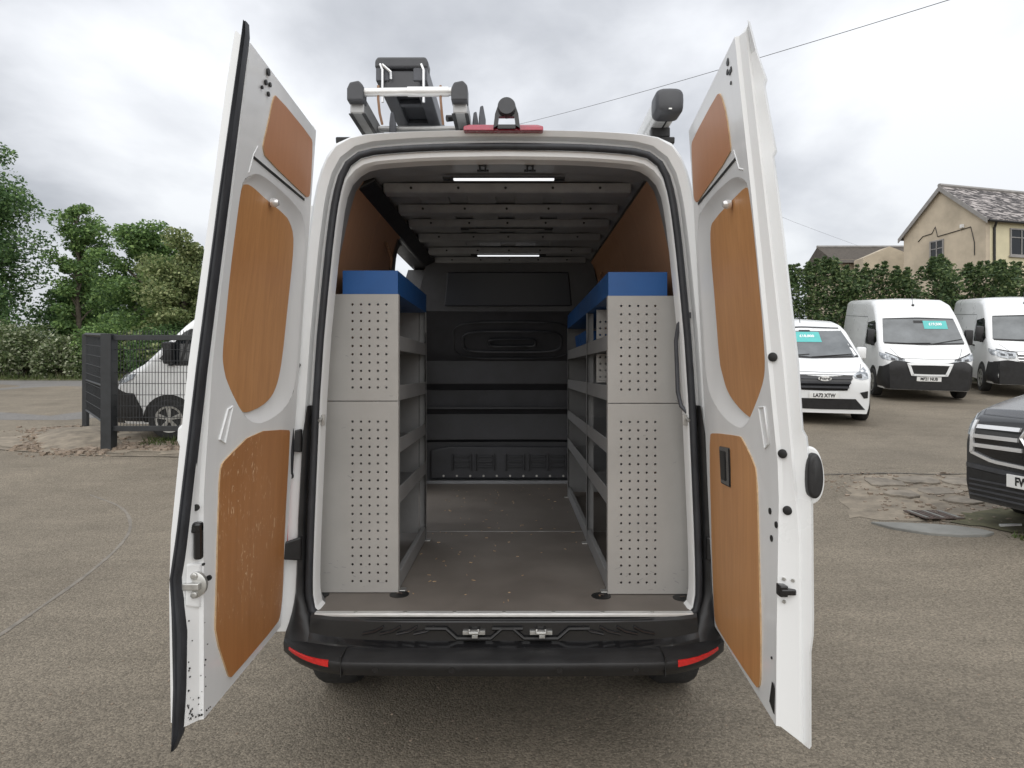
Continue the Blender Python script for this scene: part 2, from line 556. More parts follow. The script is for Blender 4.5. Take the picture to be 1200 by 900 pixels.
def text_mesh(name, s, size, m, parent, loc, rot=(0, 0, 0), bold=0.0, sx=1.0, depth=0.001, off=None, label=None):
    cu = bpy.data.curves.new(name, 'FONT')
    cu.body = s
    cu.size = size
    cu.align_x = 'CENTER'
    cu.align_y = 'CENTER'
    cu.extrude = depth
    cu.offset = bold
    cu.resolution_u = 3
    tmp = bpy.data.objects.new(name + '_tmp', cu)
    COL.objects.link(tmp)
    dg = bpy.context.evaluated_depsgraph_get()
    me = bpy.data.meshes.new_from_object(tmp.evaluated_get(dg))
    bpy.data.objects.remove(tmp)
    bpy.data.curves.remove(cu)
    me.transform(Matrix.Diagonal((sx, 1, 1, 1)))
    me.transform(Matrix.Translation(loc) @ (rot if isinstance(rot, Matrix) else Matrix.Rotation(rot[2], 4, 'Z') @ Matrix.Rotation(rot[0], 4, 'X')))
    if off is None:
        off = OFF.get(parent.name, (0, 0, 0)) if parent else (0, 0, 0)
    me.transform(Matrix.Translation((-off[0], -off[1], -off[2])))
    me.materials.clear()
    me.materials.append(m)
    return link(name, me, parent, off, label)


# ------------------------------------------------------------------ ground
GK = [(-400, 0), (4.5, 0), (7.3, 0.05), (9, 0.24), (10.8, 0.45), (13, 0.64), (16.7, 1.02), (20, 1.22), (23, 1.36), (28, 1.55), (36, 2.2), (60, 3.6), (120, 4.5), (900, 4.5)]
_gy = np.array([a for a, b in GK], float)
_gz = np.array([b for a, b in GK], float)


def gz(y, x=0.0):
    # gently smoothed piecewise profile of the yard: level by the camera, rising towards the back and a little to the right
    z = float(np.mean([np.interp(y + d, _gy, _gz) for d in (-0.8, -0.4, 0, 0.4, 0.8)]))
    t = min(1, max(0, (x - 2.6) / 2.0)) * min(1, max(0, (y - 3.2) / 2.0)) * min(1, max(0, (11.5 - y) / 3.5))
    return z + 0.15 * t * t * (3 - 2 * t)


def gslope(y):
    return math.atan((gz(y + 1) - gz(y - 1)) / 2)


def grid_axis(lo, hi, fine_lo, fine_hi, step):
    a = list(np.arange(fine_lo, fine_hi + 1e-6, step))
    x, s_ = fine_hi, step
    while x < hi:
        s_ *= 1.35
        x += s_
        a.append(x)
    x, s_ = fine_lo, step
    while x > lo:
        s_ *= 1.35
        x -= s_
        a.insert(0, x)
    return a


rng = np.random.default_rng(3)
xs = grid_axis(-700, 700, -16, 16, 0.4)
ys = grid_axis(-300, 900, -2, 26, 0.4)
g = MB()
nx = len(xs)
g.v = [(x, y, gz(y, x)) for y in ys for x in xs]
g.f = [(j * nx + i, j * nx + i + 1, (j + 1) * nx + i + 1, (j + 1) * nx + i) for j in range(len(ys) - 1) for i in range(nx - 1)]
g.mi = [0] * len(g.f)
ground = g.build('ground', M['asphalt'], smooth=60, kind='structure')


def jag(pts, amp, step, seed=1):
    """Break an outline into short uneven steps."""
    rd_ = random.Random(seed)
    P_ = []
    for i, p in enumerate(pts):
        q = pts[(i + 1) % len(pts)]
        L_ = math.hypot(q[0] - p[0], q[1] - p[1])
        k_ = max(1, int(L_ / step))
        for j in range(k_):
            t_ = j / k_
            P_.append((p[0] + (q[0] - p[0]) * t_ + rd_.gauss(0, amp), p[1] + (q[1] - p[1]) * t_ + rd_.gauss(0, amp)))
    return P_


def sheet(name, pts, m, lift=0.004, kind='structure', parent=None, n=None, amp=0.0, step=0.14):
    """A thin sheet following the ground; pts = outline in x, y."""
    if amp:
        pts = jag(pts, amp, step, len(name))
    bm = bmesh.new()
    vs = [bm.verts.new((x, y, 0)) for x, y in pts]
    f = bm.faces.new(vs)
    bmesh.ops.triangulate(bm, faces=[f])
    for _ in range(2):
        bmesh.ops.subdivide_edges(bm, edges=[e_ for e_ in bm.edges if e_.calc_length() > 0.5], cuts=1, use_grid_fill=False)
        bmesh.ops.triangulate(bm, faces=bm.faces)
    for v in bm.verts:
        v.co.z = gz(v.co.y, v.co.x) + lift
    bmesh.ops.recalc_face_normals(bm, faces=bm.faces)
    for f_ in bm.faces:
        if f_.normal.z < 0:
            f_.normal_flip()
    me = bpy.data.meshes.new(name)
    bm.to_mesh(me)
    bm.free()
    me.materials.append(m)
    return link(name, me, parent, (0, 0, 0), None, kind)


def strip_sheet(name, pts, w, m, lift=0.008, kind='structure'):
    b_ = MB()
    P = resample(smooth_poly(pts, 3), 60)
    T = np.gradient(P, axis=0)
    T /= np.linalg.norm(T, axis=1)[:, None]
    L, Rr = [], []
    for p, t_ in zip(P, T):
        ww = w * random.uniform(0.7, 1.25) / 2
        L.append((p[0] - t_[1] * ww, p[1] + t_[0] * ww, gz(p[1], p[0]) + lift))
        Rr.append((p[0] + t_[1] * ww, p[1] - t_[0] * ww, gz(p[1], p[0]) + lift))
    n = len(P)
    b_.add(L + Rr, [(i, n + i, n + i + 1, i + 1) for i in range(n - 1)])
    return b_.build(name, m, kind=kind)


# ------------------------------------------------------------------ the open van
XC = -0.048
van = thing('panel_van', 'white panel van seen from behind with both rear doors open, nearest vehicle in the yard', 'van', (XC, 2.7, 0.0))

PROF = smooth_poly([(0, 2.617), (0.30, 2.613), (0.50, 2.600), (0.585, 2.590), (0.64, 2.565), (0.677, 2.515), (0.70, 2.44),
                    (0.716, 2.36), (0.742, 2.15), (0.785, 1.69), (0.812, 1.08), (0.822, 0.80), (0.82, 0.69), (0.80, 0.64), (0.77, 0.622)], 1)
NH = 44
half = resample(PROF, NH)


def half_off(d, zmin=None):
    T = np.gradient(half, axis=0)
    T /= np.linalg.norm(T, axis=1)[:, None]
    N = np.stack([-T[:, 1], T[:, 0]], 1)       # outward for a curve running top-centre to bottom-right
    dd = d if np.ndim(d) else np.full(len(half), d)
    return half + N * np.array(dd)[:, None]


def loop(h, Y):
    Ls = [(XC - x, Y, z) for x, z in h[::-1]]
    Rs = [(XC + x, Y, z) for x, z in h[1:]]
    return Ls + Rs


OUTER = [(0, 2.69), (.3, 2.687), (.55, 2.676), (.66, 2.66), (.715, 2.635), (.758, 2.57), (.79, 2.48), (.818, 2.33), (.865, 2.05), (.91, 1.70),
         (.955, 1.35), (.985, 1.05), (.992, .80), (.985, .64), (.975, .575)]
outer_h = resample(smooth_poly(OUTER, 1), NH)
# the rear aperture up to the roofline; lower corners finish behind the black pillar trims
b = MB()
topw = np.clip((half[:, 1] - 2.44) / .14, 0, 1)
topw = topw * topw * (3 - 2 * topw)
lipw = .019 + topw * .026
rings = [loop(half_off(-lipw), 2.80), loop(half_off(-lipw), 2.735), loop(half_off(-lipw * .8), 2.720), loop(half_off(-0.013), 2.717), loop(half_off(-0.010), 2.735),
         loop(half_off(0.018), 2.745), loop(half_off(0.036), 2.738)]
rim = outer_h.copy()
inner_rim = half_off(0.044)
mid_rim = inner_rim * 0.35 + outer_h * 0.65
rings += [loop(inner_rim, 2.705), loop(mid_rim, 2.690), loop(outer_h * np.array([0.994, 0.9985]), 2.705), loop(outer_h, 2.75)]
b.loft(rings, closed=False, caps=False)
b.build('rear_frame', M['white_in'], van, smooth=30)
# body skin behind the frame, sliding-door hole on the left, cab at the front
top_pts = [(2.75, 2.69), (6.3, 2.70), (6.8, 2.66), (7.2, 2.45), (7.75, 1.55), (8.35, 1.22), (8.58, 0.95), (8.62, 0.6)]


def vtop(y):
    return float(np.interp(y, [a for a, c in top_pts], [c for a, c in top_pts]))


def vplan(y):
    return 1.0 if y < 7.2 else 1 - 0.14 * ((y - 7.2) / 1.42) ** 2


ystn = [2.75, 3.2, 3.7, 4.05, 4.35, 4.8, 5.25, 5.6, 6.3, 6.8, 7.0, 7.2, 7.4, 7.6, 7.75, 8.05, 8.35, 8.5, 8.58, 8.62]
b = MB()
rings = []
for y in ystn:
    rings.append(loop(np.array([(x * vplan(y), min(z, vtop(y) - 0.0 * x)) for x, z in outer_h]), y))
n = len(rings[0])
vs = [p for r_ in rings for p in r_]
fs = []
for k in range(len(rings) - 1):
    for i in range(n - 1):
        if 4.05 <= ystn[k] < 5.25:
            zz = (rings[k][i][2] + rings[k][i + 1][2]) / 2
            if rings[k][i][0] < XC and 0.62 < zz < 2.53:
                continue
        fs.append((k * n + i, k * n + i + 1, (k + 1) * n + i + 1, (k + 1) * n + i))
b.add(vs, fs)
b.add(rings[-1], [tuple(range(n))])
b.build('body', M['white'], van, smooth=40)
# underbody
MB().box(XC - .93, XC + .93, 2.85, 8.4, 0.40, 0.50).build('underbody', M['black'], van, bev=0.03)
# slid-back side door, standing outside the body behind the rear door
b = MB()
sd = [(x, z) for x, z in resample(smooth_poly(OUTER, 1), 30) if 0.62 < z < 2.48]
b.loft([[(XC - x - .035, y, z) for x, z in sd] + [(XC - x - .085, y, z) for x, z in sd[::-1]] for y in (2.85, 3.0, 4.0, 4.10)])
b.build('sliding_door', M['white'], van, smooth=40)


def tyre_on(parent, cx_, cy_, cz_, r=0.35, w=0.22, name='wheel', spokes=5, out=1, covers=False):
    b_ = MB()
    h = w / 2
    b_.lathe([(r * .62, -h * .8), (r * .80, -h), (r * .95, -h * .92), (r, -h * .62), (r, h * .62), (r * .95, h * .92), (r * .80, h), (r * .62, h * .8)], 0, (cx_, cy_, cz_), 32)
    for k in range(3):
        pass
    wo = b_.build(name, M['tyre'], parent, smooth=35)
    b_ = MB()
    s_ = out
    b_.cur = 1
    b_.lathe([(r * .60, s_ * h * .70), (r * .16, s_ * h * .62)], 0, (cx_, cy_, cz_), 32)
    b_.cur = 0
    for k in range(32):
        a0, a1 = 2 * math.pi * k / 32, 2 * math.pi * (k + 1) / 32
        q = []
        for rr, dd in ((r * .655, .93), (r * .655, 1.0), (r * .56, .96), (r * .56, .86)):
            for aa in (a0, a1):
                q.append((cx_ + s_ * h * dd, cy_ + rr * math.cos(aa), cz_ + rr * math.sin(aa)))
        b_.add(q, [(0, 1, 3, 2), (2, 3, 5, 4), (4, 5, 7, 6)])
    b_.lathe([(r * .17, s_ * h * .5), (r * .15, s_ * h * .92), (r * .05, s_ * h * .95)], 0, (cx_, cy_, cz_), 16)
    for k in range(spokes):
        for dd in (-0.13, 0.13):
            a = 2 * math.pi * k / spokes + 0.3 + dd
            c, q = math.cos(a), math.sin(a)
            tx, tz = -q * r * .045, c * r * .045
            P = []
            for rr, ww in ((r * .13, 1.0), (r * .6, 1.2)):
                P.append([(cx_ + s_ * h * .72, cy_ + c * rr + tx * ww, cz_ + q * rr + tz * ww), (cx_ + s_ * h * .92, cy_ + c * rr + tx * ww, cz_ + q * rr + tz * ww),
                          (cx_ + s_ * h * .92, cy_ + c * rr - tx * ww, cz_ + q * rr - tz * ww), (cx_ + s_ * h * .72, cy_ + c * rr - tx * ww, cz_ + q * rr - tz * ww)])
            b_.loft(P)
    b_.build('rim', [M['zinc'], M['ink']], wo, smooth=35)
    return wo


for sx in (-1, 1):
    wo = tyre_on(van, XC + sx * 0.872, 3.52, 0.345, 0.345, 0.225, out=sx)
    wo2 = tyre_on(van, XC + sx * 0.85, 7.36, 0.38, 0.345, 0.225, out=sx)

# rubber seal round the aperture
h0 = half_off(0.0)
b = MB()
P = loop(h0, 2.705)
b.tube([(x, y, z) for x, y, z in P], 0.0155, 8)
b.build('door_seal', M['rubber'], van, smooth=60)


# ---- interior lining
def half_in(zc_=2.575):
    pts = [(0, zc_), (.52, zc_ - .004), (.61, zc_ - .010), (.66, zc_ - .03), (.69, zc_ - .08), (.72, 2.38), (.765, 2.18), (.80, 2.0), (.845, 1.70), (.882, 1.15), (.888, 0.66)]
    return resample(smooth_poly(pts, 1), NH)


hi = half_in()
ceil_h = np.array([p for p in hi if p[1] > 2.525])
wall_h = np.array([p for p in hi if p[1] <= 2.55])
# header: from aperture lip to ceiling
b = MB()
b.loft([loop(half_off(-lipw), 2.80), loop(hi, 2.96)], closed=False, caps=False)
b.build('header_panel', M['primer'], van, smooth=40)
b = MB()
b.loft([loop(ceil_h + np.array([0, 0.02]), y) for y in (2.955, 3.4, 4.0, 4.6, 5.2, 5.9)], closed=False, caps=False)
b.build('ceiling', M['primer'], van, smooth=40)
# ply walls
ywl = [2.955, 3.45, 4.05, 4.45, 5.25, 5.9]
for sx in (-1, 1):
    for k in range(len(ywl) - 1):
        y0, y1 = ywl[k] + .002, ywl[k + 1] - .002
        pts = list(wall_h)
        if sx < 0 and ywl[k] in (4.05, 4.45):
            pts = [p for p in pts if p[1] > 2.515]
            if len(pts) < 2:
                continue
        b = MB()
        b.loft([[(XC + sx * x, y, z) for x, z in pts] + [(XC + sx * (x + .012), y, z) for x, z in pts[::-1]] for y in (y0, y1)])
        b.build('wall_panel', M['ply_wall'], van, smooth=30)
# door-hole reveal (left)
b = MB()
for (yy0, yy1) in ((4.00, 4.06), (5.24, 5.34)):
    pin = [(x, z) for x, z in hi if 0.60 < z < 2.51]
    b.loft([[(XC - x + .0, y, z) for x, z in pin] + [(XC - x - .14, y, z) for x, z in pin[::-1]] for y in (yy0, yy1)])
b.box(XC - .80, XC - .685, 4.0, 5.34, 2.515, 2.535)
b.build('door_reveal', M['greyplast'], van, smooth=30)
# curved corner of the door opening
b = MB()
cor = [(4.06, 2.514), (4.06, 2.22)] + [(4.06 + .28 * (1 - math.cos(a)), 2.22 + .294 * math.sin(a)) for a in np.linspace(0.15, math.pi / 2, 7)]
b.prism([(XC - .715, y, z) for y, z in cor], (-.03, 0, 0))
b.build('reveal_corner', M['greyplast'], van)
# dark rail along the left ceiling edge
b = MB()
b.loft([[(XC - .695, y, 2.51), (XC - .672, y, 2.512), (XC - .60, y, 2.550), (XC - .60, y, 2.566), (XC - .66, y, 2.575), (XC - .70, y, 2.535)] for y in (2.97, 4.0, 5.85)])
b.build('cable_trunking', M['black'], van, bev=0.01)
# roof ribs
for y in (3.18, 3.58, 3.92, 4.32, 4.80, 5.2):
    b = MB()
    b.loft([[(XC + x, y - .065, 2.585), (XC + x, y - .04, 2.542), (XC + x, y + .04, 2.542), (XC + x, y + .065, 2.585)] for x in np.linspace(-.598, .615, 9)])
    b.build('roof_rib', M['primer'], van, bev=0.008)
    b = MB()
    for x in np.linspace(-.46, .46, 5):
        b.lathe([(.0065, 0), (.0065, .004)], 1, (XC + x, y - .056, 2.562), 10)
    b.build('rib_hole', M['black'], van, kind='stuff')
# long pressings between the ribs
for x in (-.38, -.13, .12, .37):
    for y in (3.38, 3.75, 4.12, 4.56):
        MB().box(XC + x - .075, XC + x + .075, y - .10, y + .10, 2.578, 2.590).build('roof_pressing', M['primer'], van, bev=0.004)
# LED strips
for y, z, on in ((2.945, 2.553, 1), (3.92, 2.538, 0), (4.80, 2.538, 1)):
    fr = MB().box(XC - .285, XC + .275, y - .02, y + .02, z - .006, z + .004).build('led_strip', M['black'], van, bev=0.003)
    MB().box(XC - .235, XC + .225, y - .022, y + .002, z - .011, z - .004).build('diffuser', M['led'] if on else M['led_off'], fr, bev=0.003)
# header striker hooks
for x in (-.144, .064):
    b = MB()
    b.box(x - .026, x + .026, 2.845, 2.86, 2.555, 2.563)
    b.tube([(x - .012, 2.84, 2.556), (x - .012, 2.80, 2.565), (x + .012, 2.80, 2.565), (x + .012, 2.84, 2.556)], .005, 6)
    b.build('striker_hook', M['black'], van)
# webbing loops on the walls
for sx, y in ((-1, 3.75), (1, 4.9)):
    b = MB()
    x = XC + sx * .705
    b.tube([(x, y - .03, 2.42), (x - sx * .03, y - .02, 2.33), (x - sx * .025, y, 2.27), (x - sx * .03, y + .02, 2.33), (x, y + .03, 2.42)], .009, 6, flat=.6)
    b.build('webbing_loop', M['copper'], van, smooth=60)

# ---- floor
for y0, y1 in ((2.685, 4.048), (4.052, 5.86)):
    MB().box(XC - (.80 if y0 < 3 else .88), XC + (.80 if y0 < 3 else .88), y0, y1, .635, .66).build('floor_board', M['floor'], van, bev=0.002)
MB().box(XC - .82, XC + .82, 4.046, 4.056, .655, .6625).build('floor_joint', M['alu2'], van)
b = MB()
b.box(XC - .79, XC + .79, 2.668, 2.700, .648, .664)
b.build('sill_strip', M['alu'], van, bev=0.004)
b = MB()
for x in np.linspace(-.62, .62, 7):
    b.disc((XC + x, 2.684, .6645), .008, 2, .003, 8)
b.build('sill_screw', M['zinc'], van)
# recessed lashing cups at the rack feet
for x, y in ((-.885, 2.90), (-.525, 2.905), (.385, 2.885), (.745, 2.86)):
    b = MB()
    b.lathe([(.044, 0), (.044, .0025)], 2, (x, y, .660), 20)
    o = b.build('lashing_cup', M['ink'], van)
    MB().tube([(x - .012, y, .664), (x - .008, y, .668), (x + .008, y, .668), (x + .012, y, .664)], .0022, 6).build('lashing_ring', M['rust'], o)
# wood chips on the floor
b = MB()
for k in range(90):
    x, y = random.uniform(XC - .5, XC + .45), random.uniform(2.75, 5.6)
    a = random.uniform(0, 3.1)
    l, w_ = random.uniform(.003, .010), .0014
    c, q = math.cos(a), math.sin(a)
    b.prism([(x - c * l + q * w_, y - q * l - c * w_, .661), (x + c * l + q * w_, y + q * l - c * w_, .661), (x + c * l - q * w_, y + q * l + c * w_, .661), (x - c * l - q * w_, y - q * l + c * w_, .661)], (0, 0, .002))
b.build('wood_chips', M['ply_edge'], van, kind='stuff')

# ---- bulkhead
bprof = [(5.86, .66), (5.86, 1.02), (5.80, 1.05), (5.80, 1.28), (5.74, 1.34), (5.72, 1.50), (5.62, 1.56), (5.60, 1.76), (5.48, 1.86), (5.34, 2.08), (5.22, 2.16), (5.17, 2.50), (5.15, 2.60)]
b = MB()
hx = lambda z: float(np.interp(z, [.66, 1.65, 2.14, 2.36, 2.47, 2.6], [.885, .845, .77, .725, .69, .64]))
rings = []
for x in np.linspace(-1, 1, 15):
    bow = 0.05 * (1 - x * x)
    rings.append([(XC + x * hx(z), y + bow, z) for y, z in bprof] + [(XC + x * hx(z), y + bow + .05, z) for y, z in bprof[::-1]])
b.loft(rings)
b.build('bulkhead', M['bulk'], van, smooth=35)


def bulk_y(z):
    return float(np.interp(z, [p[1] for p in bprof], [p[0] for p in bprof])) + .035


b = MB()   # bulkhead window with dark glass
for x0, x1 in ((-.58, .46),):
    b.prism([(x0, bulk_y(2.20), 2.20), (x1, bulk_y(2.20), 2.20), (x1 - .03, bulk_y(2.47), 2.47), (x0 + .03, bulk_y(2.47), 2.47)], (0, -.03, 0))
wo = b.build('bulkhead_window', M['glass2'], van, bev=0.01)
# raised oval pressing
for w_, h_, zc_ in ((.50, .15, 1.93), (.42, .085, 1.92), (.20, .03, 1.91)):
    P = []
    for a in np.linspace(0, 2 * math.pi, 40, endpoint=False):
        c, q = math.cos(a), math.sin(a)
        x = XC + .02 + w_ * math.copysign(abs(c) ** .45, c)
        z = zc_ + h_ * math.copysign(abs(q) ** .45, q)
        P.append((x, bulk_y(z) - .004 + .012 * ((x - XC) / .6) ** 2, z))
    MB().tube(P + [P[0]], .011, 6).build('bulkhead_pressing', M['bulk2'] if w_ != .42 else M['bulk'], van, smooth=60)
for s_ in (-1, 1):
    P = [(XC + s_ * .70, bulk_y(1.80) - .002, 1.80), (XC + s_ * .64, bulk_y(1.80) - .004, 1.80), (XC + s_ * .60, bulk_y(2.03) - .004, 2.03), (XC + s_ * .66, bulk_y(2.06) - .002, 2.06)]
    MB().tube(P, .010, 6).build('bulkhead_pressing', M['bulk2'], van, smooth=60)
# lower vent panel with louvres
b = MB()
b.prism([(XC - .72, 5.80, .70), (XC + .72, 5.80, .70), (XC + .72, 5.80, .955), (XC + .55, 5.80, .99), (XC - .55, 5.80, .99), (XC - .72, 5.80, .955)], (0, .03, 0))
vp = b.build('vent_panel', M['bulk'], van, bev=0.012)
for xg in (-.42, .06, .44):
    for k in range(2):
        x0 = XC + xg + k * .21 - .1
        b = MB()
        b.box(x0 - .008, x0 + .008, 5.775, 5.80, .775, .925)
        b.box(x0 + .16, x0 + .172, 5.78, 5.80, .775, .925)
        for zz in (.80, .845, .89):
            b.box(x0 + .02, x0 + .15, 5.783, 5.80, zz, zz + .022)
        b.build('louvre', M['bulk2'], vp, bev=0.004)
MB().box(XC - .75, XC + .75, 5.77, 5.83, .66, .685).build('bulkhead_strip', M['primer'], van)
b = MB()
for x in np.linspace(-.6, .6, 11):
    b.disc((XC + x, 5.797, .725), .010, 1, .006, 8)
b.build('bulkhead_screw', M['zinc'], van)
MB().box(XC - .75, XC + .75, 5.70, 5.76, 1.335, 1.35).build('bulkhead_bead', M['bulk2'], van)

# ---- rear step, bumper, corner trims
b = MB()
ring = []
for xr in np.linspace(-.80, .80, 21):
    e2 = abs(xr / .80) ** 6
    x = XC + xr
    ring.append([(x, 2.74, .65), (x, 2.672, .645 + .02 * e2), (x, 2.655, .632 + .02 * e2), (x, 2.645, .56 + .035 * e2), (x, 2.60 + .03 * e2, .548 + .03 * e2), (x, 2.60, .50), (x, 2.74, .50)])
b.loft(ring)
st = b.build('rear_step', M['glossblack'], van, smooth=35)
for xm in (-.17, .105):   # latch recesses
    b = MB()
    zz0, zz1 = .632, .566
    path = [(xm - .20, 2.640, .612), (xm - .115, 2.638, .612), (xm - .07, 2.632, .575), (xm + .07, 2.632, .575), (xm + .115, 2.638, .612), (xm + .20, 2.640, .612)]
    b.tube(path, .008, 6)
    b.build('step_rib', M['ink'], st, smooth=60)
    b = MB()
    b.box(xm - .046, xm + .046, 2.628, 2.648, .591, .605)
    b.tube([(xm - .018, 2.625, .612), (xm - .018, 2.612, .604), (xm + .018, 2.612, .604), (xm + .018, 2.625, .612)], .007, 6)
    b.box(xm - .008, xm + .016, 2.622, 2.64, .579, .591)
    b.build('latch_plate', M['zinc'], st, bev=0.003)
for s_ in (-1, 1):
    for k in range(4):
        x0 = XC + .02 + s_ * (.34 + k * .07)
        MB().tube([(x0 - s_ * .035, 2.641, .618), (x0, 2.640, .600), (x0 + s_ * .05, 2.640, .590)], .006, 6).build('step_rib', M['glossblack'], st, smooth=60)


def bfront(xr):
    return 2.500 + 0.022 * (xr / .9) ** 2 + 0.14 * max(0, (abs(xr) - .62) / .30) ** 2.6


def brise(xr):
    return 0.03 * max(0, (abs(xr) - .60) / .32) ** 1.5


b = MB()
ring = []
for xr in list(np.linspace(-.908, .908, 41)):
    yf = bfront(xr)
    r_ = brise(xr)
    x = XC + xr
    yb = max(2.70, yf + .10)
    ring.append([(x, yb, .553 + r_), (x, yf + .075, .548 + r_), (x, yf + .02, .538 + r_), (x, yf + .004, .530 + r_), (x, yf, .520 + r_), (x, yf + .006, .50 + r_ * .5), (x, yf + .03, .468 + r_), (x, yf + .09, .455 + r_), (x, yb, .455 + r_)])
b.loft(ring)
bump = b.build('bumper', M['black'], van, smooth=40)
for s_ in (-1, 1):
    b = MB()   # corner piece running back along the side
    b.loft([[(XC + s_ * (.88 + .08 * t_), 2.70 + .4 * t_, .47), (XC + s_ * (.905 + .085 * t_), 2.685 + .4 * t_, .52), (XC + s_ * (.90 + .085 * t_), 2.69 + .4 * t_, .60), (XC + s_ * .80, 2.76 + .4 * t_, .60), (XC + s_ * .80, 2.76 + .4 * t_, .47)] for t_ in (0, .3, .6, 1)])
    b.build('bumper_end', M['black'], van, smooth=40)
    b = MB()   # seams
    b.box(XC + s_ * .635 - .002, XC + s_ * .635 + .002, bfront(.635) - .001, bfront(.635) + .09, .475, .5525 + brise(.635))
    b.build('bumper_seam', M['ink'], van)
    b = MB()   # reflector
    top, bot = [], []
    for xr in np.linspace(.685, .872, 10):
        t_ = (xr - .685) / .187
        yf = bfront(xr) - .004
        zt = .533 + brise(xr) * .75 + .0 * t_
        zb_ = .509 + brise(xr) * .75 + .012 * t_
        top.append((XC + s_ * xr, yf + .001, zt))
        bot.append((XC + s_ * xr, yf, zb_))
    nn = len(top)
    back = [(x, y + .02, z) for x, y, z in top], [(x, y + .02, z) for x, y, z in bot]
    b.loft([[top[i], bot[i], back[1][i], back[0][i]] for i in range(nn)])
    b.build('reflector', M['red'], van, bev=0.002)
    # pillar trim: black corner rising from the bumper to the lamp
    b = MB()
    ring = []
    for t_ in np.linspace(0, 1, 26):
        z = .545 + .98 * t_
        xin = float(np.interp(z, [.545, .60, .66, .74, 1.05, 1.55], [.74, .775, .815, .836, .834, .812]))
        xo = float(np.interp(z, [.545, .575, .62, .68, .75, .85, 1.05, 1.42, 1.55], [.915, .912, .898, .884, .876, .872, .866, .846, .820]))
        fw = max(0, 1 - (z - .545) / .22) ** 1.8
        yi = 2.700 - .075 * fw
        yo = 2.690 - .035 * fw
        xm1, xm2 = xin + (xo - xin) * .3, xin + (xo - xin) * .75
        ring.append([(XC + s_ * xin, 2.745, z), (XC + s_ * (xin + .004), yi + .012, z), (XC + s_ * xm1, yi - .006, z), (XC + s_ * xm2, (yi + yo) / 2 - .008, z), (XC + s_ * xo, yo + .012, z), (XC + s_ * (xo + .012), 2.78, z)])
    b.loft(ring)
    b.build('corner_trim', M['black'], van, smooth=60)
    # tail lamp beside the aperture
    b = MB()
    b.prism([(XC + s_ * .905, 2.70, .93), (XC + s_ * .965, 2.72, .93), (XC + s_ * .955, 2.72, 1.36), (XC + s_ * .895, 2.70, 1.36)], (0, -.03, 0))
    b.build('tail_lamp', M['red'], van, bev=0.012)
    # gaiter and check strap at the hinge
    b = MB()
    xx = XC + s_ * .862
    b.tube([(xx, 2.69, 1.70), (xx + s_ * .012, 2.655, 1.66), (xx + s_ * .016, 2.645, 1.5), (xx + s_ * .014, 2.645, 1.33), (xx + s_ * .024, 2.66, 1.25), (xx + s_ * .03, 2.69, 1.23)], .013, 8)
    b.build('cable_gaiter', M['rubber'], van, smooth=60)
    for zz in (1.38, .93):
        b = MB()
        b.prism([(XC + s_ * .845, 2.70, zz - .05), (XC + s_ * .905, 2.66, zz - .035), (XC + s_ * .905, 2.66, zz + .035), (XC + s_ * .845, 2.70, zz + .05)], (0, -.025, 0))
        b.build('hinge', M['black'], van, bev=0.006)
b = MB()
for xr in (-.50, -.20, .22, .52):
    b.lathe([(.013, 0), (.013, -.003), (.010, -.003)], 1, (XC + xr, bfront(xr) + .0035, .505), 14)
b.build('parking_sensor', M['glossblack'], van)
# grab rail on the right pillar and its brackets
b = MB()
b.tube([(.735, 2.73, 1.905), (.725, 2.735, 1.90), (.700, 2.76, 1.87), (.692, 2.77, 1.80), (.700, 2.77, 1.58), (.712, 2.76, 1.52), (.732, 2.74, 1.495), (.748, 2.735, 1.495)], .0095, 8)
b.box(.742, .758, 2.725, 2.745, 1.48, 1.51)
b.box(.730, .745, 2.725, 2.745, 1.895, 1.92)
b.build('grab_rail', M['darkalu'], van, smooth=50)
for x in (-.835, .735):
    b = MB()
    b.box(x - .025, x + .025, 2.725, 2.74, 1.44, 1.485)
    b.tube([(x - .008, 2.72, 1.472), (x - .008, 2.700, 1.462), (x + .012, 2.700, 1.462), (x + .012, 2.72, 1.472)], .006, 6)
    b.build('door_catch', M['zinc'], van, bev=0.004)

# ---- brake light and reversing camera
b = MB()
b.prism([(XC - .168, 2.66, 2.668), (XC + .164, 2.66, 2.668), (XC + .164, 2.67, 2.690), (XC + .14, 2.69, 2.703), (XC - .145, 2.69, 2.703), (XC - .168, 2.67, 2.690)], (0, .05, 0))
b.build('brake_light', M['maroon'], van, bev=0.005)
b = MB()
P0 = [(-.055, 2.672), (-.048, 2.73), (-.036, 2.765), (0, 2.778), (.036, 2.765), (.048, 2.73), (.055, 2.672)]
P1 = [(-.036, 2.683), (-.033, 2.712), (-.030, 2.719), (0, 2.719), (.030, 2.719), (.033, 2.712), (.036, 2.683)]
xm = XC + .012
rings = []
for (ya, pr) in ((2.645, P0), (2.668, P0), (2.668, P1), (2.645, P1)):
    rings.append([(xm + x, ya, z) for x, z in pr])
b.loft(rings + [rings[0]], closed=False, caps=False)
b.box(xm - .036, xm + .036, 2.645, 2.668, 2.672, 2.686)
cm = b.build('reversing_camera', M['glossblack'], van, smooth=35)
b = MB()
b.lathe([(.034, 2.622), (.037, 2.63), (.037, 2.668), (.030, 2.675)], 1, (xm, 0, 2.755), 24)
b.build('camera_hood', M['greyplast'], cm, smooth=40)

# ------------------------------------------------------------------ rear doors
LA = [(.6, -.972), (2.69, -.823)]
LB = [(.6, -.945), (1.3, -.945), (1.71, -.917), (2.69, -.80)]
RA = [(.59, .827), (.98, .805), (1.64, .777), (2.35, .738), (2.67, .717)]
RB = [(.6, .778), (.89, .779), (1.35, .785), (1.71, .751), (2.2, .704), (2.67, .655)]


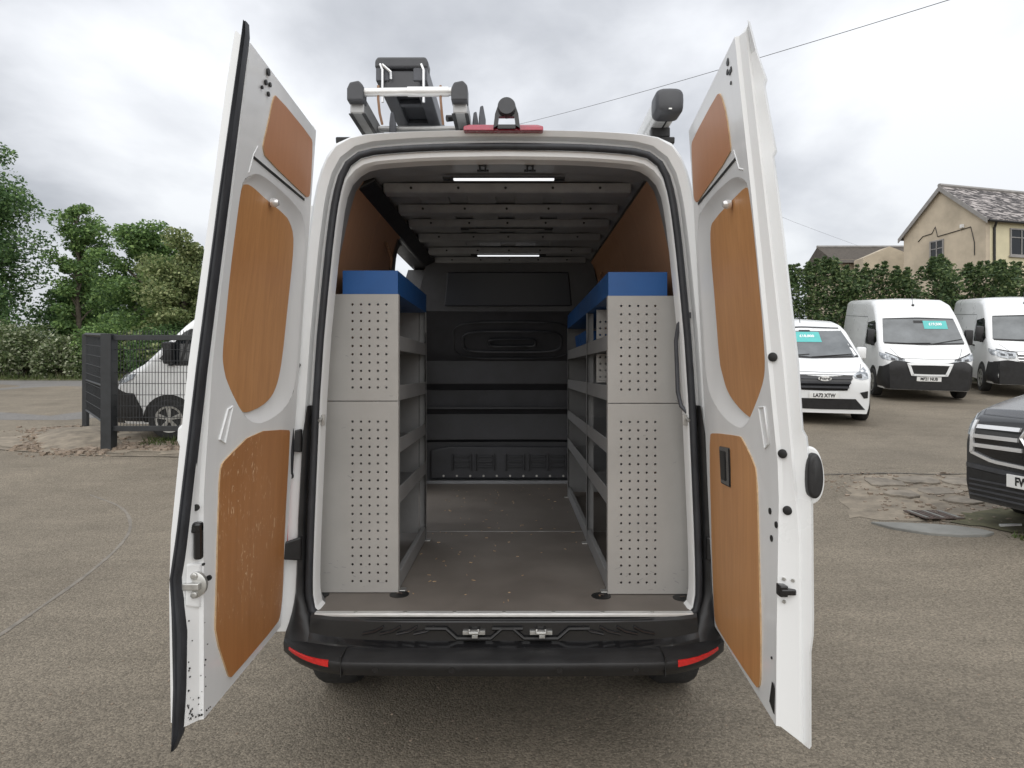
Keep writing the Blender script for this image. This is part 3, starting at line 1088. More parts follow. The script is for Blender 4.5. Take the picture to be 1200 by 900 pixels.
def ip(t, z):
    return float(np.interp(z, [a for a, c in t], [c for a, c in t]))


def door(side):
    A, B = (LA, LB) if side < 0 else (RA, RB)
    uB = .712 if side < 0 else .748
    d = bpy.data.objects.new('rear_door', None)
    COL.objects.link(d)
    d.parent = van
    OFF[d.name] = OFF[van.name]
    s_ = side
    ZT, ZB = 2.665, .615

    def face(u, z, w=0.0):            # w>0: away from the load space (outwards)
        t_ = u / .71
        return ((1 - t_) * ip(A, z) + t_ * ip(B, z) + s_ * w, 2.66 - u, z)
    if side < 0:
        Ctab = [(.60, -.984), (.673, -.976), (.92, -.972), (1.0, -.986), (1.057, -.989), (1.12, -.978), (1.178, -.971), (1.695, -.913), (2.187, -.850), (2.66, -.790)]
        Dtab = [(.55, -1.012), (.74, -1.006), (.95, -1.010), (1.06, -1.016), (1.20, -.996), (1.68, -.939), (2.18, -.874), (2.70, -.800)]
        Etab = [(.62, -1.035), (1.0, -1.040), (1.175, -1.035), (1.68, -.984), (2.195, -.912), (2.57, -.864), (2.70, -.835)]
        yC, yD, yE = 1.905, 1.895, 1.93
    else:
        Ctab = [(.58, .836), (.80, .831), (1.18, .829), (1.68, .784), (2.18, .729), (2.66, .674)]
        Dtab = [(.545, .852), (.85, .852), (.91, .860), (1.29, .857), (1.47, .846), (1.50, .829), (1.68, .8176), (2.18, .760), (2.295, .744), (2.31, .752), (2.50, .718), (2.52, .724), (2.69, .664)]
        Etab = [(z, x + .012) for z, x in Dtab]
        yC, yD, yE = 1.88, 1.862, 1.875
    zz = sorted(set([ZB, .70, .85, .9, .96, 1.0, 1.06, 1.12, 1.18, 1.29, 1.4, 1.48, 1.50, 1.69, 1.9, 2.1, 2.19, 2.295, 2.31, 2.45, 2.50, 2.52, 2.6, ZT]))
    # shell: closing band, outer skin (the inner face is a separate sheet with openings)
    b = MB()
    rings = []
    th = .085
    for z in zz:
        bx, by, _ = face(uB, z)
        ax, ay, _ = face(0, z)
        zo = z + (.025 if z == ZT else 0) - (.04 if z == ZB and side > 0 else 0)
        ring = [(bx, by, z), (bx + s_ * .012, by - .004, z), (ip(Ctab, z), yC, z if side < 0 else z - (.03 if z == ZB else 0)), (ip(Ctab, z) + s_ * .010, yC + .004, zo if side > 0 else z)]
        if side > 0:
            ring += [(ip(Dtab, z), yD, zo), (ip(Etab, z), yE, zo)]
        else:
            ring += [(ip(Ctab, z) - .02, yC + .012, z), (ip(Etab, z) + .006, yE - .004, zo), (ip(Etab, z), yE, zo), ]
        ex = ip(Etab, z)
        ring += [(ex + (ax - ex + s_ * (th + .01)) * .3 + s_ * .012, 2.12, zo), (ax + s_ * (th + .005), 2.50, zo), (ax + s_ * th, 2.655, zo), (ax + s_ * .012, 2.668, zo), (ax, ay, z)]
        rings.append(ring)
    b.loft(rings, closed=False, caps=False)
    for r_ in (rings[0], rings[-1]):
        b.add(r_, [tuple(range(len(r_)))])
    b.build('door_shell', M['white'], d, smooth=35)
    # inner face with three openings
    if side < 0:
        top = [(.475, 2.61), (.07, 2.612), (.043, 2.593), (.028, 2.405), (.045, 2.377), (.084, 2.371), (.513, 2.385), (.534, 2.402), (.541, 2.418), (.518, 2.499), (.498, 2.59)]
        mid = [(0.642, 2.219), (0.629, 2.255), (0.602, 2.272), (0.539, 2.275), (0.45, 2.266), (0.236, 2.257), (0.174, 2.235), (0.138, 2.20), (0.128, 2.119), (0.145, 1.881), (0.153, 1.727), (0.175, 1.635), (0.222, 1.576), (0.308, 1.542), (0.433, 1.525), (0.473, 1.534), (0.595, 1.641), (0.633, 1.698), (0.645, 1.746), (0.648, 1.809), (0.655, 1.981), (0.650, 2.15)]
        mido = [(0.660, 2.229), (0.650, 2.268), (0.608, 2.296), (0.552, 2.319), (0.470, 2.326), (0.29, 2.322), (0.13, 2.305), (0.07, 2.275), (0.042, 2.22), (0.036, 2.136), (0.030, 1.891), (0.026, 1.73), (0.028, 1.642), (0.05, 1.568), (0.153, 1.510), (0.31, 1.480), (0.405, 1.487), (0.49, 1.526), (0.613, 1.632), (0.649, 1.694), (0.658, 1.745), (0.660, 1.808), (0.668, 1.979), (0.664, 2.146)]
        bot = [(0.401, 1.457), (0.079, 1.437), (0.060, 1.42), (0.050, 1.011), (0.020, 0.774), (0.030, 0.672), (0.06, 0.650), (0.511, 0.648), (0.529, 0.655), (0.545, 0.670), (0.642, 0.837), (0.639, 0.924), (0.632, 1.11), (0.625, 1.332), (0.622, 1.37), (0.6, 1.385)]
    else:
        top = [(.50, 2.600), (.545, 2.585), (.588, 2.504), (.605, 2.395), (.592, 2.370), (.173, 2.352), (.082, 2.346), (.04, 2.365), (.025, 2.394), (.045, 2.58), (.075, 2.60)]
        mid = [(0.702, 2.224), (0.671, 2.240), (0.636, 2.244), (0.24, 2.235), (0.196, 2.208), (0.185, 2.125), (0.198, 1.954), (0.206, 1.703), (0.233, 1.660), (0.277, 1.596), (0.386, 1.546), (0.503, 1.514), (0.525, 1.522), (0.659, 1.63), (0.70, 1.68), (0.712, 1.743), (0.728, 1.862), (0.726, 2.072), (0.720, 2.169)]
        mido = [(0.722, 2.236), (0.686, 2.262), (0.631, 2.284), (0.547, 2.301), (0.329, 2.311), (0.115, 2.302), (0.062, 2.271), (0.040, 2.177), (0.040, 1.972), (0.041, 1.705), (0.055, 1.611), (0.134, 1.546), (0.276, 1.49), (0.425, 1.471), (0.488, 1.482), (0.545, 1.516), (0.681, 1.622), (0.720, 1.673), (0.730, 1.742), (0.738, 1.86), (0.738, 2.068), (0.734, 2.164)]
        bot = [(0.076, 1.413), (0.121, 1.427), (0.427, 1.445), (0.457, 1.442), (0.563, 1.367), (0.577, 1.324), (0.594, 1.141), (0.617, 0.851), (0.615, 0.699), (0.600, 0.656), (0.564, 0.640), (0.09, 0.632), (0.030, 0.645), (0.020, 0.68), (0.050, 1.077), (0.055, 1.237)]
    outl = [(0.0, z) for z in zz] + [(uB * k / 8, ZT) for k in range(1, 8)] + [(uB, z) for z in zz[::-1]] + [(uB * k / 8, ZB) for k in range(7, 0, -1)]
    bm = bmesh.new()
    ed = []

    def ringe(pts):
        vs_ = [bm.verts.new((u, z, 0)) for u, z in pts]
        for i in range(len(vs_)):
            ed.append(bm.edges.new((vs_[i], vs_[(i + 1) % len(vs_)])))
    topo = smooth_poly(top, 1, True)
    moo = smooth_poly(mido, 1, True)
    boo = smooth_poly(bot, 1, True)
    ringe(outl)
    ringe(moo)
    bmesh.ops.triangle_fill(bm, use_beauty=True, edges=ed)
    # keep triangles small enough to follow the twist
    bmesh.ops.subdivide_edges(bm, edges=[e_ for e_ in bm.edges if e_.calc_length() > .35], cuts=1)
    bmesh.ops.triangulate(bm, faces=bm.faces)
    b = MB()
    vs_ = [face(v.co.x, v.co.y) for v in bm.verts]
    bm.verts.index_update()
    b.add(vs_, [tuple(v.index for v in f.verts) for f in bm.faces])
    bm.free()
    # scooped recess round the middle lining
    mi_ = smooth_poly(mid, 1, True)
    nR = 90

    def rs(P, start):
        P = list(P)
        k0 = min(range(len(P)), key=lambda i: (P[i][0] - start[0]) ** 2 + (P[i][1] - start[1]) ** 2)
        P = P[k0:] + P[:k0]
        return resample(P + [P[0]], nR + 1)[:-1]
    # map by angle from the centre so the two outlines correspond
    c0 = np.array([.40, 1.90])

    def by_angle(P):
        P = np.array(P)
        dense = resample(list(P) + [P[0]], 1200)
        ang = np.arctan2((dense[:, 1] - c0[1]) / 1.15, dense[:, 0] - c0[0])
        o_ = np.argsort(ang)
        tg = np.linspace(-math.pi, math.pi, nR, endpoint=False)
        return np.stack([np.interp(tg, ang[o_], dense[o_, k], period=2 * math.pi) for k in (0, 1)], 1)
    oR, iR = by_angle(moo), by_angle(mi_)
    cR = []
    for t_, w_ in ((0, 0), (.10, .003), (.3, .010), (.7, .017), (1, .018)):
        P = oR * (1 - t_) + iR * t_
        cR.append([face(u, z, w_) for u, z in P])
    b.loft(cR, closed=True, caps=False)
    b.build('inner_skin', M['white_in'], d, smooth=40)

    def panel(P, w0, w1, m):
        b_ = MB()
        n_ = len(P)
        bm_ = bmesh.new()
        bmesh.ops.triangulate(bm_, faces=[bm_.faces.new([bm_.verts.new((u, z, 0)) for u, z in P])])
        for _ in range(3):
            bmesh.ops.subdivide_edges(bm_, edges=[e_ for e_ in bm_.edges if len(e_.link_faces) == 2 and e_.calc_length() > .09], cuts=1)
            bmesh.ops.triangulate(bm_, faces=bm_.faces)
        bm_.verts.index_update()
        b_.add([face(v.co.x, v.co.y, w0) for v in bm_.verts], [tuple(v.index for v in f.verts) for f in bm_.faces])
        bm_.free()
        f_ = [face(u, z, w0) for u, z in P]
        q_ = [face(u, z, w1) for u, z in P]
        b_.cur = 1
        b_.add(f_ + q_, [(i, (i + 1) % n_, n_ + (i + 1) % n_, n_ + i) for i in range(n_)])
        return b_.build('ply_panel', [m, M['ply_edge']], d, smooth=40)
    p1 = panel(topo, -.004, .004, M['ply_plain'])
    p2 = panel(iR, .012, .019, M['ply_mid'])
    p3 = panel(boo, -.005, .004, M['ply_scuffed'] if side < 0 else M['ply_mid'])
    if side > 0:
        p3['label'] = 'lower ply lining panel with a black recessed pull handle'
        hb = MB()
        P = [(.205, 1.385), (.325, 1.392), (.322, 1.245), (.212, 1.243)]
        hb.prism([face(u, z, -.010) for u, z in P], (.012, 0, 0))
        ho = hb.build('pull_handle', M['glossblack'], d, bev=0.006)
        hb = MB()
        P = [(.225, 1.37), (.28, 1.373), (.28, 1.262), (.23, 1.262)]
        hb.prism([face(u, z, -.014) for u, z in P], (.005, 0, 0))
        hb.build('handle_cup', M['ink'], ho, bev=0.003)
    # black strip painted in as the shadow gap under the top panel, and steel press studs
    gp = MB()
    u0, u1 = (.09, .60) if side < 0 else (.09, .64)
    zg = 2.352 if side < 0 else 2.335
    gp.loft([[face(u, zg + dz, w_) for dz, w_ in ((0, -.003), (.008, -.003), (.008, .002), (0, .002))] for u in np.linspace(u0, u1, 6)])
    gp.build('gap_shadow_strip', M['ink'], d)
    kb = MB()
    kx, ky, kz = face(.402 if side < 0 else .512, 2.262 if side < 0 else 2.228, .006)
    kb.lathe([(.014, s_ * .0), (.016, -s_ * .014), (.010, -s_ * .026), (.003, -s_ * .028)], 0, (kx, ky, kz), 14)
    kb.build('stud', M['chrome'], d, smooth=40)
    # raised slot outline pressing
    P = [(.567, 1.556), (.600, 1.547), (.640, 1.455), (.603, 1.44)] if side < 0 else [(.640, 1.556), (.690, 1.560), (.700, 1.449), (.662, 1.43)]
    sb = MB()
    Q = [face(u, z, -.002) for u, z in P]
    sb.tube(Q + [Q[0]], .0032, 6)
    sb.build('pressed_slot', M['white_in'], d, smooth=60)
    # triangular pressing between the top and middle panels
    P = [(.575, 2.40), (.60, 2.365), (.62, 2.30)] if side < 0 else [(.625, 2.37), (.66, 2.30), (.70, 2.285)]
    sb = MB()
    sb.tube([face(u, z, .001) for u, z in P], .0035, 6)
    sb.build('pressed_rib', M['white_in'], d, smooth=60)
    # latch fixing holes in the upper corner
    hb = MB()
    for u, z, r_ in (((.565, 2.645, .012), (.540, 2.615, .008), (.575, 2.607, .009), (.545, 2.582, .008), (.60, 2.58, .006)) if side < 0 else ((.655, 2.635, .012), (.640, 2.610, .009), (.665, 2.598, .009), (.68, 2.60, .009), (.665, 2.565, .006))):
        p = face(u, z, -.002)
        hb.lathe([(r_, 0), (r_, .005)], 0, p, 12)
    hb.build('fixing_hole', M['ink'], d)
    if side < 0:
        # edge seal: broad black rubber strip down the free edge
        b = MB()
        rr = []
        zl = [.552, .60, .74, .9, .97, 1.03, 1.06, 1.1, 1.15, 1.2, 1.4, 1.68, 1.95, 2.18, 2.4, 2.66, 2.70]
        for z in zl:
            c_, d_ = ip(Ctab, z), ip(Dtab, z)
            if z < .59:
                c_ = d_ + .006
            if z > 2.68:
                c_ = d_ + .008
            w_ = c_ - d_
            rr.append([(c_, 1.897, z), (c_ - w_ * .22, 1.886, z), (c_ - w_ * .34, 1.892, z), (c_ - w_ * .62, 1.888, z), (c_ - w_ * .72, 1.882, z), (d_ + .003, 1.882, z), (d_, 1.888, z), (d_ + .002, 1.912, z), (c_, 1.912, z)])
        b.loft(rr)
        b.build('edge_seal', M['rubber'], d, smooth=35)
        # black latch lever, striker plate
        def band(t_, z, dy=0.0):      # t_ 0 at the lining side, 1 at the seal
            bx, by, _ = face(uB, z)
            cx2 = ip(Ctab, z)
            return (bx + (cx2 - bx) * t_, by + (yC - by) * t_ + dy, z)
        lb = MB()
        p = band(.22, 1.15)
        lb.box(p[0] - .012, p[0] + .012, p[1] - .022, p[1] + .004, 1.105, 1.215)
        lb.box(p[0] - .038, p[0] + .012, p[1] - .024, p[1] + .004, 1.185, 1.218)
        lb.build('latch_lever', M['glossblack'], d, bev=0.008)
        sp = MB()
        p = band(.46, 1.03)
        sp.lathe([(.040, 0), (.040, -.012), (.034, -.015)], 1, (p[0], p[1] + .006, p[2]), 24)
        so = sp.build('striker_plate', M['zinc'], d, smooth=40)
        sp = MB()
        sp.box(p[0] - .036, p[0] + .026, p[1] - .026, p[1] - .006, 1.020, 1.040)
        sp.lathe([(.011, -.006), (.011, -.014), (.005, -.015)], 1, (p[0] + .005, p[1], p[2] + .028), 12)
        sp.lathe([(.011, -.006), (.011, -.014), (.005, -.015)], 1, (p[0] + .005, p[1], p[2] - .028), 12)
        sp.build('striker_bar', M['zinc'], so, bev=0.004)
        # pressed housing around the striker
        sp = MB()
        q = [band(.1, 1.09, -.004), band(.9, 1.10, -.004), band(.95, .97, -.004), band(.2, .955, -.004)]
        sp.prism(q, (0, .02, 0))
        sp.build('striker_housing', M['white'], d, bev=0.008)
        hb = MB()
        for t_, z, r_ in ((.62, 1.262, .010), (.72, 1.198, .009), (.42, 1.168, .007), (-.25, 1.04, .008), (.02, 1.085, .004)):
            p = band(t_, z)
            hb.lathe([(r_, -.003), (r_, .004)], 1, p, 12)
        hb.build('fixing_hole', M['ink'], d)
        cb = MB()
        rdc = random.Random(8)
        for _ in range(46):
            t2, z2 = rdc.uniform(-.3, .95), .63 + .30 * rdc.random() ** 2.2
            p = band(t2, z2, -.0015) if t2 > 0 else face(uB + t2 * .15, z2, -.0015)
            r2 = rdc.uniform(.0010, .0030)
            cb.prism([(p[0] + r2 * rdc.uniform(.5, 1.3) * math.cos(a), p[1], p[2] + r2 * rdc.uniform(.5, 1.6) * math.sin(a)) for a in (0, 1.3, 2.5, 3.8, 5.1)], (0, .002, 0))
        cb.build('paint_chips', M['ink'], d, kind='stuff')
        # outer skin: lower step and trim bulges seen past the seal
        ob = MB()
        ob.prism([(-.990, 1.93, 1.525), (-1.020, 1.935, 1.50), (-1.022, 1.935, 1.46), (-1.002, 1.93, 1.42), (-.985, 1.93, 1.44)], (0, .45, 0))
        ob.build('side_moulding', M['white'], d, bev=0.01)
    else:
        def band(t_, z, dy=0.0):
            bx, by, _ = face(uB, z)
            cx2 = ip(Ctab, z)
            return (bx + (cx2 - bx) * t_, by + (yC - by) * t_ + dy, z)
        def on_band(mb, t_, z, r_, proud):
            c_ = Vector(band(t_, z))
            T_ = (Vector(band(1, z)) - Vector(band(0, z))).normalized()
            N_ = Vector((T_.y, -T_.x, 0))
            if N_.y > 0:
                N_ = -N_
            ring_ = lambda k_, o_: [c_ + N_ * o_ + T_ * (r_ * k_ * math.cos(q_)) + Vector((0, 0, r_ * k_ * math.sin(q_))) for q_ in np.linspace(0, 2 * math.pi, 18, endpoint=False)]
            mb.loft([ring_(1, -.004), ring_(1, proud * .6), ring_(.85, proud)])
        for t_, z in ((.36, 1.712), (.40, 1.426), (.50, 1.259)):
            pb = MB()
            on_band(pb, t_, z, .0135, .0025)
            pb.build('rubber_plug', M['ink'], d, smooth=40)
        lb = MB()
        x0, yy, _ = band(.02, 1.02)
        x1 = band(.88, 1.02)[0]
        yy = band(.45, 1.02)[1]
        lb.box(x0, x1, yy - .016, yy + .02, 1.012, 1.030)
        lb.box(x0 - .004, x0 + .020, yy - .014, yy + .02, 1.006, 1.040)
        lb.build('latch', M['glossblack'], d, bev=0.004)
        hb = MB()
        for t_, z in ((.30, 1.055), (.72, 1.055), (.32, .988)):
            on_band(hb, t_, z, .0055, .003)
        hb.build('bolt', M['zinc'], d)
        hb = MB()
        for u, z, r_ in ((.685, 1.24, .010), (.735, 1.21, .010), (.70, 1.16, .010), (.71, .80, .004)):
            hb.lathe([(r_, 0), (r_, .006)], 0, face(u, z, -.003), 12)
        hb.build('fixing_hole', M['ink'], d)
        # outside handle, proud of the outer skin
        ob = MB()
        P = [(.842, 1.415), (.858, 1.434), (.872, 1.432), (.884, 1.408), (.889, 1.365), (.885, 1.325), (.872, 1.303), (.856, 1.302), (.842, 1.318)]
        ob.prism([(x, 1.845, z) for x, z in smooth_poly(P, 2, True)], (0, .06, 0))
        ob.build('outside_handle', M['black'], d, bev=0.014, seg=3, smooth=40)
        ob = MB()
        P = [(.84, 1.448), (.868, 1.452), (.890, 1.430), (.904, 1.368), (.900, 1.315), (.880, 1.283), (.84, 1.278)]
        ob.prism([(x, 1.872, z) for x, z in smooth_poly(P, 2, True)], (0, .05, 0))
        ob.build('handle_bezel', M['white'], d, bev=0.006)
        # lower guide wedge
        ob = MB()
        p = face(.735, .70, -.004)
        ob.prism([(p[0], p[1], .735), (p[0] + .012, p[1] - .01, .69), (p[0] + .016, p[1] - .012, .66), (p[0] + .004, p[1], .64), (p[0] - .004, p[1] + .01, .67)], (0, .012, 0))
        ob.build('guide_wedge', M['ink'], d)
    return d


door(-1)
door(1)


# ------------------------------------------------------------------ shelving racks
def perf(b_, x0, x1, z0, z1, cols, rows, r, y, axis='x'):
    """Sheet with round holes; axis 'x': in the XZ plane at y; 'y': in the YZ plane at x=y."""
    def P(a, z):
        return (a, y, z) if axis == 'x' else (y, a, z)
    pa = (cols[1] - cols[0]) / 2
    pz = (rows[1] - rows[0]) / 2
    xa, xb, za, zb_ = cols[0] - pa, cols[-1] + pa, rows[0] - pz, rows[-1] + pz
    for (a0, a1, c0, c1) in ((x0, xa, z0, z1), (xb, x1, z0, z1), (xa, xb, z0, za), (xa, xb, zb_, z1)):
        b_.add([P(a0, c0), P(a1, c0), P(a1, c1), P(a0, c1)], [(0, 1, 2, 3)])
    for cx_ in cols:
        for cz_ in rows:
            o = [P(cx_ + pa * i, cz_ + pz * j) for i, j in ((1, 0), (1, 1), (0, 1), (-1, 1), (-1, 0), (-1, -1), (0, -1), (1, -1))]
            h_ = [P(cx_ + r * math.cos(k * math.pi / 4), cz_ + r * math.sin(k * math.pi / 4)) for k in range(8)]
            b_.add(o + h_, [(k, (k + 1) % 8, 8 + (k + 1) % 8, 8 + k) for k in range(8)])


def solid(o, t_=.003):
    m_ = o.modifiers.new('thickness', 'SOLIDIFY')
    m_.thickness = t_
    m_.offset = 0
    return o


def rack(side, x_in, x_out, y0, bays, ztop, zsplit, label, zs):
    t_ = thing('shelving_rack', label, 'shelving rack', ((x_in + x_out) / 2, y0, .66))
    sg = 1 if x_in > x_out else -1     # sg: aisle side direction
    lo, hi_ = min(x_in, x_out), max(x_in, x_out)
    if side < 0:
        cols = [-.741 + .0385 * k for k in range(5)]
    else:
        cols = [.478 + .0385 * k for k in range(5)]
    # end panels, upper and lower, perforated
    b_ = MB()
    perf(b_, lo, hi_, zsplit + .002, ztop, cols, [zsplit + .062 + .0378 * k for k in range(11)], .0056, y0)
    b_.box(lo, hi_, y0, y0 + .03, ztop - .002, ztop)
    b_.box(x_in - .0015, x_in + .0015, y0, y0 + .035, zsplit + .002, ztop)
    solid(b_.build('end_panel', M['rack'], t_))
    b_ = MB()
    perf(b_, lo, hi_, .664, zsplit - .002, cols, [.715 + .0382 * k for k in range(20)], .0056, y0)
    b_.box(x_in - .0015, x_in + .0015, y0, y0 + .035, .664, zsplit - .002)
    solid(b_.build('end_panel', M['rack'], t_))
    # blocked holes / backing dark fold
    for k, y1 in enumerate(bays):
        ya = y0 if k == 0 else bays[k - 1]
        # upright with adjustment holes at the end of each bay
        b_ = MB()
        rows = [.70 + .05 * q for q in range(int((ztop - .76) / .05))]
        perf(b_, y1 - .022 - .020, y1 - .022 + .020, .662, ztop, [y1 - .034, y1 - .016], rows, .0045, x_in, 'y')
        xx = x_in - sg * .04
        b_.box(min(x_in, xx), max(x_in, xx), y1 - .003, y1, .662, ztop)
        solid(b_.build('upright', M['rack_dark'], t_))
        # divider sheet across the rack at the end of the bay
        if k == len(bays) - 1:
            b_ = MB()
            b_.box(lo + .01, hi_ - .045, y1 - .004, y1 - .002, .70, ztop)
            b_.build('divider', M['rack_dark'], t_)
        # shelves with upturned lips
        for (z0_, z1_) in zs:
            b_ = MB()
            b_.box(lo + .01, hi_ - .006, ya + .004, y1 - .004, z0_ + .006, z0_ + .009)
            xx = x_in - sg * .004
            b_.box(min(x_in, xx), max(x_in, xx), ya + .004, y1 - .004, z0_, z1_)
            b_.build('shelf', M['rack_dark'], t_, bev=0.0015, seg=1)
        # base rail
        xx = x_in - sg * .025
        MB().box(min(x_in, xx), max(x_in, xx), ya + .004, y1, .664, .74).build('base_rail', M['rack_dark'], t_, bev=0.003)
        # perforated back panels
        b_ = MB()
        xb = x_out + sg * .075
        ycols = [ya + .12 + .04 * q for q in range(max(2, int((y1 - ya - .2) / .04)))]
        perf(b_, ya + .01, y1 - .01, .70, 1.05, ycols, [.75 + .04 * q for q in range(7)], .007, xb, 'y')
        perf(b_, ya + .01, y1 - .01, 1.15, 1.74, ycols, [1.22 + .04 * q for q in range(12)], .007, xb, 'y')
        solid(b_.build('back_panel', M['rack_dark'], t_), .002)
    # blue open-topped tray along the top
    b_ = MB()
    xo = x_out + sg * .122
    l2, h2 = min(x_in, xo), max(x_in, xo)
    z0_, z1_ = ztop + .001, ztop + .108
    yb = bays[-1]
    b_.box(l2, h2, y0 + .001, yb, z0_, z0_ + .003)
    b_.box(l2, h2, y0 - .001, y0 + .0015, z0_, z1_)
    b_.box(l2, h2, yb - .003, yb, z0_, z1_)
    b_.box(l2, l2 + .003, y0 + .002, yb - .003, z0_ + .003, z1_)
    b_.box(h2 - .003, h2, y0 + .002, yb - .003, z0_ + .003, z1_)
    b_.build('top_tray', M['blue'], t_)
    # small knocks and scuffs on the end panels
    b_ = MB()
    rs_ = random.Random(5 + side)
    for _ in range(26):
        cx_, cz_ = rs_.uniform(lo + .02, hi_ - .02), rs_.choice([rs_.uniform(.67, ztop - .02), rs_.uniform(.67, .80)])
        l_, a_, w_ = rs_.uniform(.002, .012), rs_.uniform(-.6, .6), rs_.uniform(.0006, .0014)
        c_, q_ = math.cos(a_), math.sin(a_)
        b_.prism([(cx_ - c_ * l_ + q_ * w_, y0 - .0018, cz_ - q_ * l_ - c_ * w_), (cx_ + c_ * l_ + q_ * w_, y0 - .0018, cz_ + q_ * l_ - c_ * w_), (cx_ + c_ * l_ - q_ * w_, y0 - .0018, cz_ + q_ * l_ + c_ * w_), (cx_ - c_ * l_ - q_ * w_, y0 - .0018, cz_ - q_ * l_ + c_ * w_)], (0, .001, 0))
    b_.build('scuff_marks', M['rack_dark'], t_, kind='stuff')
    # feet
    for y in [y0 + .04] + [q - .03 for q in bays]:
        MB().box(x_in - .03, x_in + .03, y - .02, y + .02, .660, .666).build('foot', M['zinc'], t_, bev=0.002)
    return t_


ZS = [(1.765, 1.835), (1.535, 1.605), (1.292, 1.36), (1.058, 1.135)]
rl = rack(-1, -.535, -.908, 2.925, [3.86], 2.02, 1.534, 'short grey shelving rack with blue top tray on the left inside the van', ZS)
rr_ = rack(1, .42, .808, 2.905, [3.80, 5.17], 2.01, 1.525, 'long two bay grey shelving rack with blue top tray on the right inside the van', ZS)
# perforated bin dividers in the first bay of the right rack
for z0_, z1_ in ((1.80, 2.0), (1.61, 1.76)):
    b = MB()
    perf(b, .435, .75, z0_, z1_, [.455 + .03 * q for q in range(9)], [z0_ + .03 + .035 * q for q in range(4)], .006, 3.45)
    solid(b.build('bin_divider', M['rack'], rr_))
# blue plastic storage bins standing on the far shelf of the right rack
for y in (4.15, 4.55):
    b = MB()
    b.loft([[(.47, y, 1.776), (.72, y, 1.776), (.72, y + .30, 1.776), (.47, y + .30, 1.776)], [(.45, y - .01, 1.93), (.74, y - .01, 1.93), (.74, y + .31, 1.93), (.45, y + .31, 1.93)],
            [(.458, y - .002, 1.93), (.732, y - .002, 1.93), (.732, y + .302, 1.93), (.458, y + .302, 1.93)], [(.478, y + .008, 1.782), (.712, y + .008, 1.782), (.712, y + .292, 1.782), (.478, y + .292, 1.782)]])
    tag(b.build('storage_bin', M['blue'], None, (.6, y, 1.776)), 'blue storage bin on the upper shelf of the right rack, %s' % ('nearer the rear doors' if y < 4.4 else 'nearer the bulkhead'), 'bin', 'blue bins in the right rack')

# ------------------------------------------------------------------ on the roof
for y in (3.05, 4.3, 5.6):
    b = MB()
    b.loft([[(XC + x, y - .02, 2.745), (XC + x, y + .02, 2.745), (XC + x, y + .025, 2.775), (XC + x, y - .025, 2.775)] for x in (-.80, .80)])
    for s_ in (-1, 1):
        b.box(XC + s_ * .70 - .03, XC + s_ * .70 + .03, y - .03, y + .03, 2.64, 2.75)
    b.build('roof_bar', M['black'], van, bev=0.006)

lad = thing('ladder', 'silver aluminium ladder with black end caps lying on the left of the van roof', 'ladder', (-.47, 2.85, 2.776))
for x, nm in ((-.700, 0), (-.245, 1)):
    b = MB()
    b.box(x - .031, x + .031, 2.84, 5.7, 2.81, 2.89)
    b.box(x - .012, x + .012, 2.838, 5.7, 2.886, 2.897)
    b.build('stile', M['alu2'], lad, bev=0.006)
    for dx in (-.029, .029):
        MB().box(x + dx - .008, x + dx + .008, 2.842, 5.69, 2.8065, 2.8105).build('stile_lip', M['black'], lad)
    b = MB()
    b.prism([(x - .036, 2.80, 2.850), (x + .036, 2.80, 2.850), (x + .036, 2.80, 2.918), (x + .016, 2.80, 2.940), (x - .024, 2.80, 2.932), (x - .036, 2.80, 2.905)], (0, .075, 0))
    b.build('end_cap', M['greyplast'], lad, bev=0.008)
b = MB()
b.tube([(-.665, 2.835, 2.900), (-.475, 2.835, 2.903), (-.280, 2.835, 2.903)], .018, 14)
b.tube([(-.475, 2.835, 2.903), (-.475 + .18, 2.835, 2.903)], .0215, 14)
b.build('roller', M['alu'], lad, smooth=40)
for x in (-.605, -.33):
    MB().tube([(x, 2.835, 2.93), (x, 2.834, 2.87), (x + .005, 2.84, 2.81), (x + .004, 2.9, 2.785)], .006, 6).build('hook_rod', M['copper'], lad, smooth=60)
for k in range(9):
    MB().tube([(-.665, 3.12 + .28 * k, 2.845), (-.28, 3.12 + .28 * k, 2.845)], .016, 8).build('rung', M['alu2'], lad, smooth=60)
for x, y in ((-.60, 3.05), (-.205, 3.05), (-.17, 2.98)):
    b = MB()
    b.prism([(x, y, 2.776), (x + .03, y, 2.776), (x + .032, y, 2.84), (x + .02, y, 2.905), (x + .006, y, 2.90), (x, y, 2.85)], (0, .03, 0))
    b.build('clamp_wing', M['darkalu'], lad, bev=0.005)
b = MB()
b.tube([(-.32, 3.0, 2.85), (-.28, 3.02, 2.86), (-.255, 3.04, 2.83), (-.245, 3.05, 2.78)], .016, 8)
b.build('clamp_arm', M['black'], lad, smooth=60)

